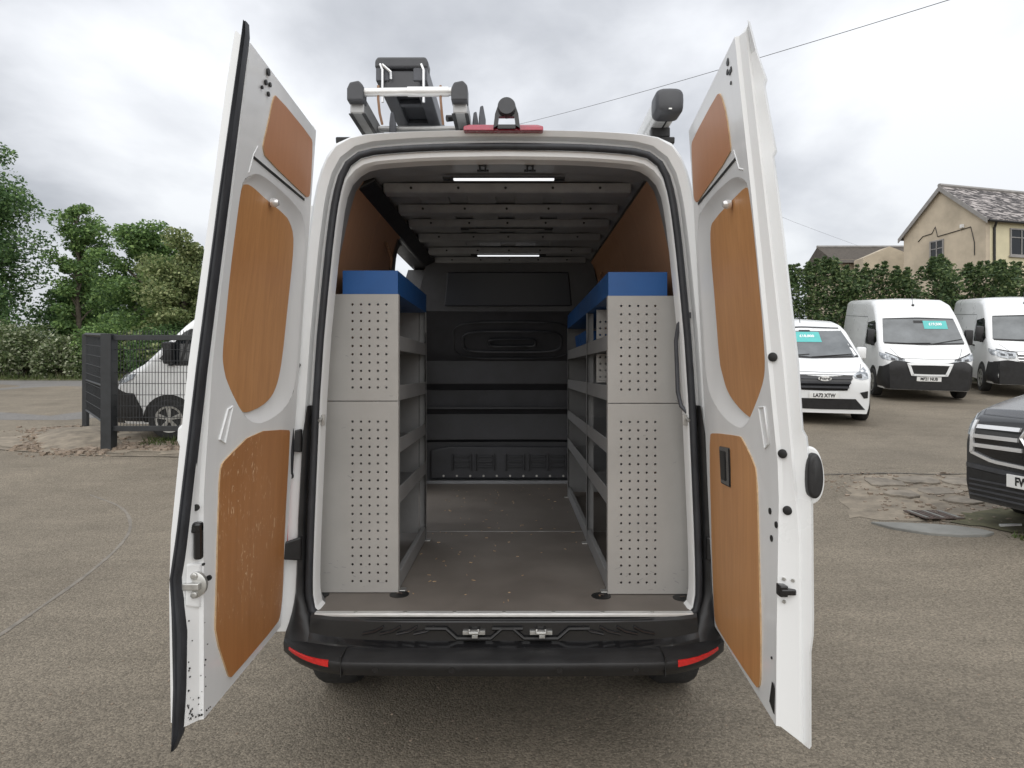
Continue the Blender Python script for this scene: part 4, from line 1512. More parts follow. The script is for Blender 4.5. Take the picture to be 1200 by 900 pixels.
sl = thing('folded_ladder', 'dark grey folded ladder section strapped on top of the silver ladder', 'ladder', (-.53, 3.0, 2.9))
b = MB()
for x0 in (-.648, -.475):
    b.box(x0, x0 + .065, 2.98, 5.4, 3.015, 3.10)
b.build('stile', M['darkalu'], sl, bev=0.006)
b = MB()
b.box(-.585, -.473, 3.04, 5.4, 3.045, 3.06)
b.build('tread_web', M['bulk2'], sl)
b = MB()
b.prism([(-.652, 2.975, 3.075), (-.408, 2.975, 3.075), (-.405, 2.975, 3.105), (-.415, 2.975, 3.128), (-.64, 2.975, 3.128), (-.652, 2.975, 3.11)], (0, .09, 0))
b.build('end_cap', M['greyplast'], sl, bev=0.01)
b = MB()
b.box(-.61, -.44, 2.985, 3.02, 2.975, 3.07)
b.build('hinge_block', M['greyplast'], sl, bev=0.012)
for x in (-.625, -.435):
    MB().tube([(x, 2.97, 3.09), (x + .012, 2.965, 3.06), (x + .012, 2.965, 2.91)], .006, 6).build('lock_pin', M['chrome'], sl, smooth=60)
MB().tube([(-.615, 2.965, 3.085), (-.575, 2.965, 3.05), (-.575, 2.97, 3.02)], .006, 6).build('lock_pin', M['chrome'], sl)
for k in range(8):
    MB().box(-.59, -.47, 3.25 + .26 * k, 3.29 + .26 * k, 3.02, 3.044).build('rung', M['darkalu'], sl, bev=0.004)
for y in (3.6, 4.8):
    MB().box(-.62, -.44, y, y + .04, 2.89, 3.014).build('spacer', M['black'], sl)

pipe = thing('pipe_carrier', 'silver pipe carrier tube with dark rounded end cap on the right of the van roof', 'pipe carrier', (.685, 2.9, 2.776))


def sq(xc_, zc_, w_, h_, y, p_=.5, n_=24):
    o = []
    for k in range(n_):
        a = 2 * math.pi * k / n_
        c, q = math.cos(a), math.sin(a)
        o.append((xc_ + w_ * math.copysign(abs(c) ** p_, c), y, zc_ + h_ * math.copysign(abs(q) ** p_, q)))
    return o


b = MB()
b.loft([sq(.680, 2.868, .055, .050, y) for y in (2.93, 3.5, 5.8)])
b.build('tube', M['alu'], pipe, smooth=50)
b = MB()
b.box(.690, .697, 2.935, 5.8, 2.8165, 2.8185)
b.build('slot', M['ink'], pipe)
b = MB()
b.loft([sq(.684, 2.868, .050, .042, 2.835, .6), sq(.684, 2.868, .060, .054, 2.845, .55), sq(.684, 2.868, .063, .058, 2.86, .5), sq(.684, 2.868, .063, .058, 2.935, .5)])
b.build('end_cap', M['greyplast'], pipe, smooth=40)
MB().box(.676, .690, 2.832, 2.838, 2.825, 2.831).build('cap_lock', M['zinc'], pipe)
for y in (3.05, 4.3, 5.6):
    MB().box(.64, .73, y - .02, y + .02, 2.776, 2.822).build('saddle', M['black'], pipe, bev=0.005)


# ------------------------------------------------------------------ parked vans
class VanShape:
    def __init__(s, hw, L, prof, zb=.30, Ln=.9, nw=.80, belt=1.05, tum=.13, r=.16, npow=2.2):
        s.hw, s.L, s.prof, s.zb, s.Ln, s.nw, s.belt, s.tum, s.r, s.npow = hw, L, prof, zb, Ln, nw, belt, tum, r, npow
        s.H = prof[-1][1]

    def top(s, y):
        return float(np.interp(y, [a for a, c in s.prof], [c for a, c in s.prof]))

    def Wd(s, y, z):
        pl = 1 if y >= s.Ln else 1 - (1 - s.nw) * (1 - max(y, 0) / s.Ln) ** s.npow
        tu = 1 if z < s.belt else 1 - s.tum * ((z - s.belt) / (s.H - s.belt)) ** 1.25
        if z < .5:
            tu *= 1 - .05 * ((.5 - z) / .25) ** 2
        w = s.hw * pl * tu
        t = s.top(y)
        r = min(s.r, (t - s.zb) * .4)
        d = z - (t - r)
        if d > 0:
            d = min(d, r)
            w = w - r * 1.0 + math.sqrt(max(0, r * r - d * d)) * 1.0
        return w

    def inside(s, y, x, z):
        return z <= s.top(y) and abs(x) <= s.Wd(y, z)

    def fy(s, x, z):
        lo, hi = -.001, 4.0
        if s.inside(0, x, z):
            return 0.0
        for _ in range(34):
            m_ = (lo + hi) / 2
            if s.inside(m_, x, z):
                hi = m_
            else:
                lo = m_
        return hi

    def body(s, m, parent):
        ys_ = sorted(set([0, .02, .05, .09, .14, .2, .28, .38, .5, .62, .75, .9, 1.05, 1.2, 1.35, 1.5, 1.65, 1.8, 1.95, 2.1, 2.3, 2.6, 3.2, s.L - .08, s.L] + [a for a, c in s.prof if a < s.L]))
        ring = []
        for y in ys_:
            t = s.top(y)
            r = min(s.r, (t - s.zb) * .4)
            zs_ = list(np.linspace(s.zb, t - r, 9)) + [t - r + r * math.sin(a) for a in np.linspace(0, math.pi / 2, 7)[1:]]
            Rp = [(s.Wd(y, z) * (0.985 if y == s.L else 1), y, z) for z in zs_]
            Lp = [(-x, yy, z) for x, yy, z in Rp[::-1]]
            crown = [(Rp[-1][0] * k, y, t + .03 * (1 - k * k) * min(1, max(0, (y - 2.1) / .6))) for k in (.5, 0, -.5)]
            ring.append(Rp + crown + Lp)
        b_ = MB()
        b_.loft(ring)
        return b_.build('body', m, parent, smooth=32)

    def fpatch(s, name, m, top, bot, parent, off=.006, skirt=.03, nc=14, nr=5, label=None, smooth=30):
        T = resample(top, nc)
        B = resample(bot, nc)
        b_ = MB()
        vs_ = []
        for j in range(nr):
            t_ = j / (nr - 1)
            for i in range(nc):
                x, z = T[i] * (1 - t_) + B[i] * t_
                vs_.append((x, s.fy(x, z) - off, z))
        fs_ = [(j * nc + i, j * nc + i + 1, (j + 1) * nc + i + 1, (j + 1) * nc + i) for j in range(nr - 1) for i in range(nc - 1)]
        rim_ = [i for i in range(nc)] + [j * nc + nc - 1 for j in range(1, nr)] + [(nr - 1) * nc + i for i in range(nc - 2, -1, -1)] + [j * nc for j in range(nr - 2, 0, -1)]
        n0 = len(vs_)
        for i in rim_:
            x, y, z = vs_[i]
            vs_.append((x, y + skirt, z))
        k = len(rim_)
        fs_ += [(rim_[i], rim_[(i + 1) % k], n0 + (i + 1) % k, n0 + i) for i in range(k)]
        b_.add(vs_, fs_)
        return b_.build(name, m, parent, smooth=smooth, label=label)

    def spatch(s, name, m, pts, side, parent, off=.005, label=None):
        # outline in (y, z), filled and bent onto the curved side
        bm = bmesh.new()
        vs_ = [bm.verts.new((y, z, 0)) for y, z in pts]
        bmesh.ops.triangulate(bm, faces=[bm.faces.new(vs_)])
        for _ in range(3):
            bmesh.ops.subdivide_edges(bm, edges=[e_ for e_ in bm.edges if e_.calc_length() > .12], cuts=1)
            bmesh.ops.triangulate(bm, faces=bm.faces)
        bm.verts.index_update()
        F = [tuple(v.index for v in f.verts) for f in bm.faces]
        be = [(e_.verts[0].index, e_.verts[1].index) for e_ in bm.edges if len(e_.link_faces) == 1]
        V = [(v.co.x, v.co.y) for v in bm.verts]
        bm.free()
        n_ = len(V)
        b_ = MB()
        b_.add([(side * (s.Wd(y, z) + off), y, z) for y, z in V] + [(side * (s.Wd(y, z) - .02), y, z) for y, z in V],
               F + [(i, j, n_ + j, n_ + i) for i, j in be])
        return b_.build(name, m, parent, label=label, smooth=30)


def mirror2(pts):
    return [(-x, z) for x, z in pts]


def plate(sh, parent, text, z, x0=0.0, w=.52, h=.111):
    y = sh.fy(x0, z) - .03
    p = MB().box(x0 - w / 2, x0 + w / 2, y, y + .02, z - h / 2, z + h / 2).build('number_plate', M['plate'], parent, bev=0.003)
    text_mesh('lettering', text, .098, M['ink'], p, (x0, y - .002, z), (R(90), 0, 0), bold=.0035, sx=.82)
    return p


def mirrors(sh, parent, m, y, z, big=False):
    for s_ in (-1, 1):
        x = sh.Wd(y, z)
        b_ = MB()
        hh = .19 if big else .12
        b_.box(s_ * (x + .10) - .085, s_ * (x + .10) + .085, y - .05, y + .10, z - .02, z - .02 + 2 * hh)
        o = b_.build('wing_mirror', m, parent, bev=0.03, smooth=40)
        b_ = MB()
        b_.box(min(s_ * (x - .03), s_ * (x + .08)), max(s_ * (x - .03), s_ * (x + .08)), y, y + .06, z - .06, z + .01)
        b_.build('mirror_arm', M['black'], o, bev=0.01)


def wheels(sh, parent, y0, y1, r=.34, sides=(-1, 1)):
    for y in (y0, y1):
        for s_ in sides:
            xw = sh.Wd(y, .5)
            arch = [(y + (r + .075) * math.cos(a), r + (r + .075) * math.sin(a)) for a in np.linspace(-.12, math.pi + .12, 16)]
            arch = [(a, max(c, sh.zb + .01)) for a, c in arch]
            sh.spatch('wheel_arch', M['ink'], arch, s_, parent, .003)
            tyre_on(parent, s_ * (xw - .082), y, r, r, .215, out=s_)


def price_sign(sh, parent, text, x0, x1, z0, z1, sub=True):
    o = sh.fpatch('price_sign', M['teal'], [(x0, z1), (x1, z1)], [(x0, z0), (x1, z0)], parent, .016, .006, 4, 2)
    yc_ = sh.fy((x0 + x1) / 2, (z0 + z1) / 2)
    dy = sh.fy((x0 + x1) / 2, z1) - sh.fy((x0 + x1) / 2, z0)
    tilt = math.atan2(dy, z1 - z0)
    rot = Matrix.Rotation(R(90) - tilt, 4, 'X')
    h_ = (z1 - z0)
    text_mesh('lettering', text, h_ * .62, M['whiteink'], o, ((x0 + x1) / 2, yc_ - .026 + .08 * dy, (z0 + z1) / 2 + h_ * .08), rot, bold=.004, sx=.72)
    return o


def cab_details(sh, parent, zb, zt, wb, wt, zbon):
    # black border printed round the screen, dashboard seen through it, inside mirror, bonnet shut line
    for A_, B_ in (([(-wb, zb + .05), (0, zb + .02), (wb, zb + .05)], [(-wb, zb + .01), (0, zb - .02), (wb, zb + .01)]), ([(-wt, zt), (0, zt + .02), (wt, zt)], [(-wt, zt - .025), (0, zt - .005), (wt, zt - .025)])):
        sh.fpatch('screen_border', M['ink'], A_, B_, parent, .009, .02, 16, 2)
    sh.fpatch('inside_mirror', M['ink'], [(-.11, zt - .05), (.11, zt - .05)], [(-.11, zt - .12), (.11, zt - .12)], parent, .009, .01, 5, 2)
    sh.fpatch('bonnet_line', M['greyplast'], [(-.62, zbon + .02), (0, zbon + .006), (.62, zbon + .02)], [(-.62, zbon + .012), (0, zbon - .002), (.62, zbon + .012)], parent, .003, .01, 14, 2)
    for s_ in (-1, 1):
        P = [(s_ * .62, zbon + .02), (s_ * .63, zbon + .02)], [(s_ * .78, zb - .09), (s_ * .79, zb - .09)]
        P = [sorted(q) for q in P]
        sh.fpatch('bonnet_line', M['greyplast'], P[0], P[1], parent, .003, .01, 2, 8)


def wipers(sh, parent, z, xs_):
    for xa, xb, dz in xs_:
        P = [(x, sh.fy(x, z + dz * t_) - .018, z + dz * t_) for t_, x in ((0, xa), (.33, xa + (xb - xa) * .33), (.66, xa + (xb - xa) * .66), (1, xb))]
        MB().tube(P, .010, 5).build('wiper', M['ink'], parent)


def van_root(label, x, y, yaw, dz=0.0, scale=1.0, group='vans parked in the yard'):
    """yaw 0: facing the camera (towards -Y); sits on the sloping ground."""
    o = thing('parked_van', label, 'van', (x, y, gz(y) + dz), (0, 0, 0), group, local=True)
    q = Matrix.Rotation(gslope(y), 4, 'X') @ Matrix.Rotation(yaw, 4, 'Z')
    o.rotation_euler = q.to_euler()
    o.scale = (scale,) * 3
    return o


# --- mid-size van (grille with three bars, oval badge)
t_ = van_root('white mid-size van with slatted black grille parked just right of the open rear door', 6.02, 12.6, R(-12), -0.03, 1.04)
sh = VanShape(.975, 4.95, [(0, .86), (.04, .98), (.16, 1.06), (.95, 1.24), (1.9, 1.82), (2.15, 1.90), (2.6, 1.955), (5, 1.97)], .27, 1.0, .80, 1.0, .16, .15)
sh.body(M['white'], t_)
ws = sh.fpatch('windscreen', M['screen'], [(-.70, 1.83), (0, 1.855), (.70, 1.83)], [(-.87, 1.27), (0, 1.235), (.87, 1.27)], t_, .006, .03, 20, 7)
price_sign(sh, t_, '£18,800', -.25, .27, 1.54, 1.74)
wipers(sh, t_, 1.26, ((-.75, -.05, .05), (-.02, .75, .06)))
cab_details(sh, t_, 1.25, 1.83, .85, .69, 1.025)
gr = sh.fpatch('grille', M['glossblack'], [(-.50, .985), (0, 1.0), (.50, .985)], [(-.40, .70), (0, .69), (.40, .70)], t_, .010)
for z in (.93, .845, .76):
    w_ = .40 + .10 * (z - .69) / .29
    sh.fpatch('slat', M['greyplast'], [(-w_, z + .018), (w_, z + .018)], [(-w_, z - .018), (w_, z - .018)], gr, .032, .02, 12, 2)
sh.fpatch('slat', M['chrome'], [(-.49, 1.0), (0, 1.012), (.49, 1.0)], [(-.49, .985), (0, .996), (.49, .985)], gr, .02, .02, 12, 2)
y_ = sh.fy(0, .92)
b = MB()
b.loft([[(.115 * math.cos(a), y_ - d_, .92 + .047 * math.sin(a)) for a in np.linspace(0, 2 * math.pi, 24, endpoint=False)] for d_ in (.03, .055)])
bo = b.build('badge', M['plate'], gr, smooth=40)
text_mesh('lettering', 'Ford', .085, M['ink'], bo, (0, y_ - .058, .92), (R(90), 0, 0), bold=.002, sx=1.15)
plate(sh, t_, 'LA72 XTW', .60)
sh.fpatch('lower_grille', M['black'], [(-.55, .545), (0, .54), (.55, .545)], [(-.72, .35), (0, .34), (.72, .35)], t_, .010)
for s_ in (-1, 1):
    P = [(.50, .985), (.64, 1.06), (.78, 1.12)], [(.53, .93), (.66, .90), (.765, .93)]
    Q = P if s_ > 0 else (mirror2(P[0]), mirror2(P[1]))
    hl = sh.fpatch('headlight', M['lamp'], Q[0], Q[1], t_, .008)
    P = [(.545, .985), (.60, 1.0), (.65, 1.01)], [(.56, .945), (.61, .935), (.65, .935)]
    Q = P if s_ > 0 else (mirror2(P[0]), mirror2(P[1]))
    sh.fpatch('reflector', M['glossblack'], Q[0], Q[1], hl, .014, .01, 6, 3)
    P = [(.62, .665), (.755, .70)], [(.69, .56), (.755, .57)]
    Q = P if s_ > 0 else (mirror2(P[0]), mirror2(P[1]))
    sh.fpatch('fog_lamp', M['black'], Q[0], Q[1], t_, .010, .03, 8, 4)
    sh.spatch('side_window', M['glass'], [(1.55, 1.27), (2.4, 1.25), (2.4, 1.75), (2.15, 1.77)], s_, t_)
mirrors(sh, t_, M['white'], 1.50, 1.22)
wheels(sh, t_, .92, 3.85, .335)
MB().tube([(0, 2.25, 1.93), (0, 2.45, 2.16)], .008, 5).build('aerial', M['ink'], t_)
MB().disc((.12, sh.fy(.12, 1.16) + .01, 1.15), .012, 1, .02, 8).build('washer_jet', M['ink'], t_)

PROF_BIG = [(0, .90), (.05, 1.02), (.16, 1.12), (.52, 1.33), (1.22, 2.0), (1.42, 2.16), (1.75, 2.38), (2.2, 2.48), (2.9, 2.50), (6, 2.50)]


def big_van(t_, plate_text=None, sign=None, sides=(-1, 1), style=0):
    sh = VanShape(1.01, 5.4, PROF_BIG, .28, .55, .84, 1.15, .13, .15, 2.4)
    sh.body(M['white'], t_)
    sh.fpatch('windscreen', M['screen'], [(-.80, 2.0), (0, 2.03), (.80, 2.0)], [(-.89, 1.40), (0, 1.345), (.89, 1.40)], t_, .006, .03, 20, 7)
    wipers(sh, t_, 1.38, ((-.75, .15, .02), (.2, .85, .12)))
    cab_details(sh, t_, 1.365, 2.0, .87, .78, 1.03 if style == 0 else 1.10)
    lo = [(-.98, .29), (0, .285), (.98, .29)]
    if style == 0:
        sh.fpatch('bumper', M['black'], [(-1.0, .80), (-.78, .98), (-.62, 1.0), (-.40, .94), (0, .93), (.40, .94), (.62, 1.0), (.78, .98), (1.0, .80)], lo, t_, .022, .06, 26, 7)
        g_ = sh.fpatch('grille', M['ink'], [(-.42, .885), (0, .892), (.42, .885)], [(-.33, .67), (0, .665), (.33, .67)], t_, .040)
        # white frame round the grille
        for A_, B_ in (([(-.49, .935), (0, .945), (.49, .935)], [(-.44, .885), (0, .892), (.44, .885)]), ([(-.37, .675), (0, .67), (.37, .675)], [(-.37, .63), (0, .62), (.37, .63)]),
                       ([(-.49, .93), (-.425, .93)], [(-.385, .63), (-.325, .645)]), ([(.425, .93), (.49, .93)], [(.325, .645), (.385, .63)])):
            sh.fpatch('grille_frame', M['white'], A_, B_, g_, .052, .02, 10, 3)
        HL = [(.56, 1.02), (.72, 1.08), (.90, 1.16)], [(.50, .965), (.66, .99), (.905, 1.0)]
    else:
        sh.fpatch('bumper', M['black'], [(-1.0, .84), (-.70, .90), (-.55, .88), (0, .78), (.55, .88), (.70, .90), (1.0, .84)], lo, t_, .022, .06, 26, 7)
        g_ = sh.fpatch('grille', M['glossblack'], [(-.50, 1.06), (0, 1.08), (.50, 1.06)], [(-.42, .86), (0, .82), (.42, .86)], t_, .012)
        for z in (1.045, .97, .90):
            sh.fpatch('slat', M['chrome'], [(-.47, z + .014), (.47, z + .014)], [(-.47, z - .014), (.47, z - .014)], g_, .03, .02, 12, 2)
        yb = sh.fy(0, .96)
        bb = MB()
        bb.tube([(0, yb - .05, 1.06), (.075, yb - .045, .96), (0, yb - .05, .86), (-.075, yb - .045, .96), (0, yb - .05, 1.06)], .016, 6)
        bb.build('badge', M['chrome'], g_)
        HL = [(.50, 1.09), (.72, 1.10), (.88, 1.15)], [(.52, .95), (.68, .93), (.885, .99)]
    for s_ in (-1, 1):
        Q = HL if s_ > 0 else (mirror2(HL[0]), mirror2(HL[1]))
        h = sh.fpatch('headlight', M['lamp'], Q[0], Q[1], t_, .026, .04)
        C = [(HL[0][0][0] - .03, HL[0][0][1] + .005), (HL[0][2][0] + .01, HL[0][2][1] + .022)], [(HL[0][0][0] - .03, HL[0][0][1] - .01), (HL[0][2][0] + .01, HL[0][2][1] + .004)]
        Q = C if s_ > 0 else (mirror2(C[0]), mirror2(C[1]))
        sh.fpatch('lamp_trim', M['ink'], Q[0], Q[1], h, .030, .02, 8, 2)
        for xk in (.62, .78):
            zk = 1.02 if style == 0 else 1.03
            C = [(xk - .045, zk + .02), (xk + .045, zk + .035)], [(xk - .045, zk - .025), (xk + .045, zk - .02)]
            Q = C if s_ > 0 else (mirror2(C[0]), mirror2(C[1]))
            sh.fpatch('projector', M['greyplast'], Q[0], Q[1], h, .032, .01, 5, 3)
        sh.fpatch('fog_recess', M['ink'], *[[(s_ * x, z) for x, z in P] for P in ([(.62, .72), (.86, .76)], [(.62, .62), (.86, .64)])], t_, .028, .02, 6, 3)
        sh.spatch('side_window', M['glass'], [(.80, 1.42), (1.08, 1.30), (2.05, 1.30), (2.05, 1.88), (1.34, 1.94), (1.22, 1.88)], s_, t_, .006)
        sh.spatch('window_post', M['ink'], [(1.13, 1.31), (1.18, 1.31), (1.36, 1.93), (1.31, 1.93)], s_, t_, .009)
        sh.spatch('door_line', M['greyplast'], [(2.13, .50), (2.142, .50), (2.142, 2.0), (2.13, 2.0)], s_, t_, .002)
        sh.spatch('roof_seam', M['greyplast'], [(2.2, 2.02), (5.3, 2.02), (5.3, 2.032), (2.2, 2.032)], s_, t_, .002)
        sh.spatch('side_moulding', M['black'], [(2.2, .62), (2.9, .62), (2.9, .78), (2.2, .78)], s_, t_, .012)
        sh.spatch('bumper_wrap', M['black'], [(.03, .33), (.50, .33), (.50, .52), (.36, .82), (.10, .84), (.03, .80)], s_, t_, .012)
        sh.spatch('door_handle', M['black'], [(1.86, 1.16), (2.05, 1.16), (2.05, 1.20), (1.86, 1.20)], s_, t_, .02)
    mirrors(sh, t_, M['black'], .98, 1.36, True)
    for s_ in (-1, 1):
        sh.spatch('side_lamp', M['lamp'], [(.05, 1.0), (.06, 1.06), (.20, 1.13), (.42, 1.17), (.36, 1.08), (.22, 1.01)], s_, t_, .014)
    wheels(sh, t_, .93, 4.55, .36)
    if plate_text:
        plate(sh, t_, plate_text, .555)
    if sign:
        price_sign(sh, t_, sign, .10, .62, 1.74, 1.94)
    b_ = MB()
    b_.disc((0, 1.66, 2.34), .03, 1, .04, 10)
    b_.tube([(0, 1.66, 2.34), (-.01, 1.8, 2.62)], .006, 5)
    b_.build('aerial', M['ink'], t_)
    return sh


t_ = van_root('white high roof van with framed black grille and teal price sign, middle of the row', 10.0, 15.6, R(-17), 0.02, 1.0)
big_van(t_, 'MF21 NUB', '£19,500')
t_ = van_root('white high roof van cut off by the right edge, behind the dark grey van', 13.2, 16.2, R(-24), 0.05, 1.02)
big_van(t_, None, '£21,500', style=1)
t_ = van_root('white high roof van standing behind the black mesh fence on the left', -6.95, 11.95, R(-84), 0.02, .98)
t_.location.z = gz(11.9) + .03
big_van(t_)

# --- dark grey van at the right edge
t_ = van_root('dark grey metallic van with chrome grille bars, cut off by the right edge', 4.55, 5.60, R(-82), .0, 1.05)
t_.location.z = .15
t_.rotation_euler = (0, 0, R(-82))
sh = VanShape(.975, 4.9, [(0, .92), (.05, 1.02), (.18, 1.10), (.95, 1.27), (1.85, 1.83), (2.1, 1.90), (2.6, 1.955), (5, 1.97)], .26, 1.0, .72, 1.05, .16, .15)
sh.body(M['darkpaint'], t_)
sh.fpatch('windscreen', M['screen'], [(-.70, 1.83), (0, 1.855), (.70, 1.83)], [(-.87, 1.30), (0, 1.265), (.87, 1.30)], t_, .006, .03, 20, 7)
wipers(sh, t_, 1.29, ((-.75, -.05, .05), (-.02, .75, .06)))
cab_details(sh, t_, 1.28, 1.83, .85, .69, 1.035)
gr = sh.fpatch('grille', M['glossblack'], [(-.60, .985), (-.3, 1.0), (0, 1.01), (.3, 1.0), (.60, .985)], [(-.60, .72), (-.4, .665), (0, .645), (.4, .665), (.60, .72)], t_, .008, .03, 20)
for z, w0, w1 in ((.945, .58, .15), (.855, .61, .16), (.77, .61, .12)):
    for s_ in (-1, 1):
        xa, xb = sorted((s_ * w0, s_ * w1))
        sh.fpatch('slat', M['chrome'], [(xa, z + .017), (xb, z + .017)], [(xa, z - .017), (xb, z - .017)], gr, .026, .02, 10, 2)
sh.fpatch('chrome_frame', M['chrome'], [(-.64, .715), (-.42, .655), (0, .635), (.42, .655), (.64, .715)], [(-.64, .69), (-.42, .628), (0, .608), (.42, .628), (.64, .69)], gr, .024, .02, 20, 2)
for s_ in (-1, 1):
    sh.fpatch('chrome_frame', M['chrome'], *[sorted([(s_ * x, z) for x, z in P]) for P in ([(.60, 1.0), (.635, 1.0)], [(.615, .70), (.65, .70)])], gr, .024, .02, 3, 6)
yb = sh.fy(0, .88)
b = MB()
b.tube([(0, yb - .05, 1.015), (.10, yb - .045, .88), (0, yb - .05, .745), (-.10, yb - .045, .88), (0, yb - .05, 1.015)], .020, 6)
b.build('badge', M['chrome'], gr)
b = MB()
b.loft([[(x * k, yb - d_, .88 + z * k) for x, z in ((0, .165), (.13, 0), (0, -.165), (-.13, 0))] for k, d_ in ((1, .01), (1, .035), (.8, .042))])
b.build('badge_back', M['ink'], gr)
sh.fpatch('bumper', M['black'], [(-.78, .56), (-.4, .53), (0, .52), (.4, .53), (.78, .56)], [(-.78, .30), (0, .27), (.78, .30)], t_, .008, .03, 20)
sh.fpatch('bumper_strip', M['greyplast'], [(-.80, .60), (0, .565), (.80, .60)], [(-.80, .56), (0, .528), (.80, .56)], t_, .018, .02, 20, 2)
for z in (.315, .36, .405, .45):
    sh.fpatch('intake_slat', M['greyplast'], [(-.66, z + .008), (.66, z + .008)], [(-.66, z - .008), (.66, z - .008)], t_, .016, .01, 14, 2)
plate(sh, t_, 'FW23 UJK', .50)
for s_ in (-1, 1):
    P = [(.635, .99), (.70, 1.02), (.80, 1.07)], [(.645, .86), (.70, .86), (.80, .93)]
    Q = P if s_ > 0 else (mirror2(P[0]), mirror2(P[1]))
    sh.fpatch('headlight', M['lamp'], Q[0], Q[1], t_, .010)
    sh.spatch('side_window', M['glass'], [(1.55, 1.30), (2.4, 1.28), (2.4, 1.75), (2.15, 1.77)], s_, t_)
mirrors(sh, t_, M['darkpaint'], 1.45, 1.25)
wheels(sh, t_, .95, 3.95, .335)

# ------------------------------------------------------------------ fence on the left
fc = thing('mesh_fence', 'black steel mesh fence with square posts in front of the left white van', 'fence', (-6.59, 10.4, gz(10.4)))
cor_ = Vector((-6.58, 10.4))
far_ = Vector((-8.36, 12.5))
rgt = Vector((-3.9, 10.4))
ZTF = 2.255


def fpost(x, y, w_, zt=None):
    b_ = MB()
    z0_ = gz(y) - .08
    zt = zt or ZTF + .02
    b_.box(x - w_ / 2, x + w_ / 2, y - w_ / 2, y + w_ / 2, z0_, zt)
    return b_.build('post', M['fence'], fc, bev=0.006)


fpost(cor_.x, cor_.y, .17)
fpost(far_.x, far_.y, .09, 2.39)
fpost(-4.0, 10.4, .12)
b = MB()
b.box(cor_.x + .08, rgt.x, 10.37, 10.43, ZTF - .085, ZTF)
b.build('rail', M['fence'], fc, bev=0.006)
b = MB()
zb_ = .70
b.box(cor_.x + .08, rgt.x, 10.37, 10.43, zb_, zb_ + .085)
b.build('rail', M['fence'], fc, bev=0.006)
dirv = (far_ - cor_).normalized()
for f0, f1 in ((2.245, 2.385), (1.40, 1.50), (.78, .92)):
    MB().tube([(cor_.x, cor_.y, f0), (far_.x, far_.y, f1)], .035 if f0 > 2 else .022, 4).build('rail', M['fence'], fc)


def meshpanel(a, c, z0a, z0c, z1a, z1c, spike=.0):
    b_ = MB()
    L_ = (c - a).length
    n_ = int(L_ / .05)
    d2 = (c - a).normalized()
    nrm = Vector((-d2.y, d2.x))
    for k in range(1, n_):
        t2 = k / n_
        p = a + (c - a) * t2
        z0_, z1_ = z0a + (z0c - z0a) * t2, z1a + (z1c - z1a) * t2 + spike
        w_ = .0035
        q = [(p.x - d2.x * w_ - nrm.x * w_, p.y - d2.y * w_ - nrm.y * w_, z0_), (p.x + d2.x * w_ - nrm.x * w_, p.y + d2.y * w_ - nrm.y * w_, z0_), (p.x + d2.x * w_ + nrm.x * w_, p.y + d2.y * w_ + nrm.y * w_, z0_), (p.x - d2.x * w_ + nrm.x * w_, p.y - d2.y * w_ + nrm.y * w_, z0_)]
        b_.prism(q, (0, 0, z1_ - z0_))
    m_ = 8
    for k in range(m_ + 1):
        t2 = k / m_
        z_a, z_c = z0a + (z1a - z0a) * t2, z0c + (z1c - z0c) * t2
        b_.tube([(a.x, a.y - .006, z_a), (c.x, c.y - .006, z_c)], .005, 4)
    o = b_.build('mesh_panel', M['fence'], fc, kind='stuff')
    return o


meshpanel(cor_ + Vector((.09, 0)), rgt, .74, .74, 2.20, 2.20, .13)
meshpanel(cor_ + dirv * .1, far_, .80, .92, 2.24, 2.37, .03)

# ------------------------------------------------------------------ ground details
def road_poly():
    return [(-40, 13.6), (-9.2, 13.2), (-7.2, 14.6), (-5.5, 17.0), (-4, 22.2), (-40, 23.0)]


sheet('road', road_poly(), M['road'], .004)
sheet('grass_verge', [(-45, 22.9), (-3.5, 22.3), (-3.0, 24.0), (-45, 25.5)], M['moss'], .010)
strip_sheet('road_marking', [(-13.0, 19.0), (-12.2, 19.05)], .10, M['paintline'], .010)
# dirt and rubble bed under the fence
sheet('dirt_bed', [(-9.6, 10.9), (-8.2, 10.5), (-6.9, 10.2), (-5.2, 10.15), (-3.2, 10.2), (-3.2, 11.0), (-5.5, 11.1), (-6.4, 11.3), (-7.6, 12.4), (-8.2, 12.5), (-8.6, 11.9)], M['sand'], .006, amp=.06, step=.16)


def rubble(name, poly_fn, n_, smin, smax, m, seed):
    rd = random.Random(seed)
    b_ = MB()
    for _ in range(n_):
        x, y = poly_fn(rd)
        s_ = smin + (smax - smin) * rd.random() ** 2.5
        z = gz(y, x) + s_ * .15
        vs_ = []
        for k in range(8):
            sx_, sy_, sz_ = (1 if k & 1 else -1), (1 if k & 2 else -1), (1 if k & 4 else -1)
            vs_.append((x + sx_ * s_ * rd.uniform(.45, 1), y + sy_ * s_ * rd.uniform(.45, 1), z + sz_ * s_ * rd.uniform(.3, .7)))
        b_.add(vs_, [(0, 1, 3, 2), (4, 6, 7, 5), (0, 4, 5, 1), (2, 3, 7, 6), (0, 2, 6, 4), (1, 5, 7, 3)])
    return b_.build(name, m, kind='stuff')


def pf(rd):
    t2 = rd.random()
    if rd.random() < .65:
        p = cor_ + (far_ - cor_) * t2
        q = rd.gauss(0, .32)
        return p.x - .25 + q, p.y - .28 + rd.gauss(0, .16)
    return -8.2 + 5 * t2, 10.32 + abs(rd.gauss(0, .3))


rubble('rubble', pf, 3200, .010, .060, M['stone'], 5)
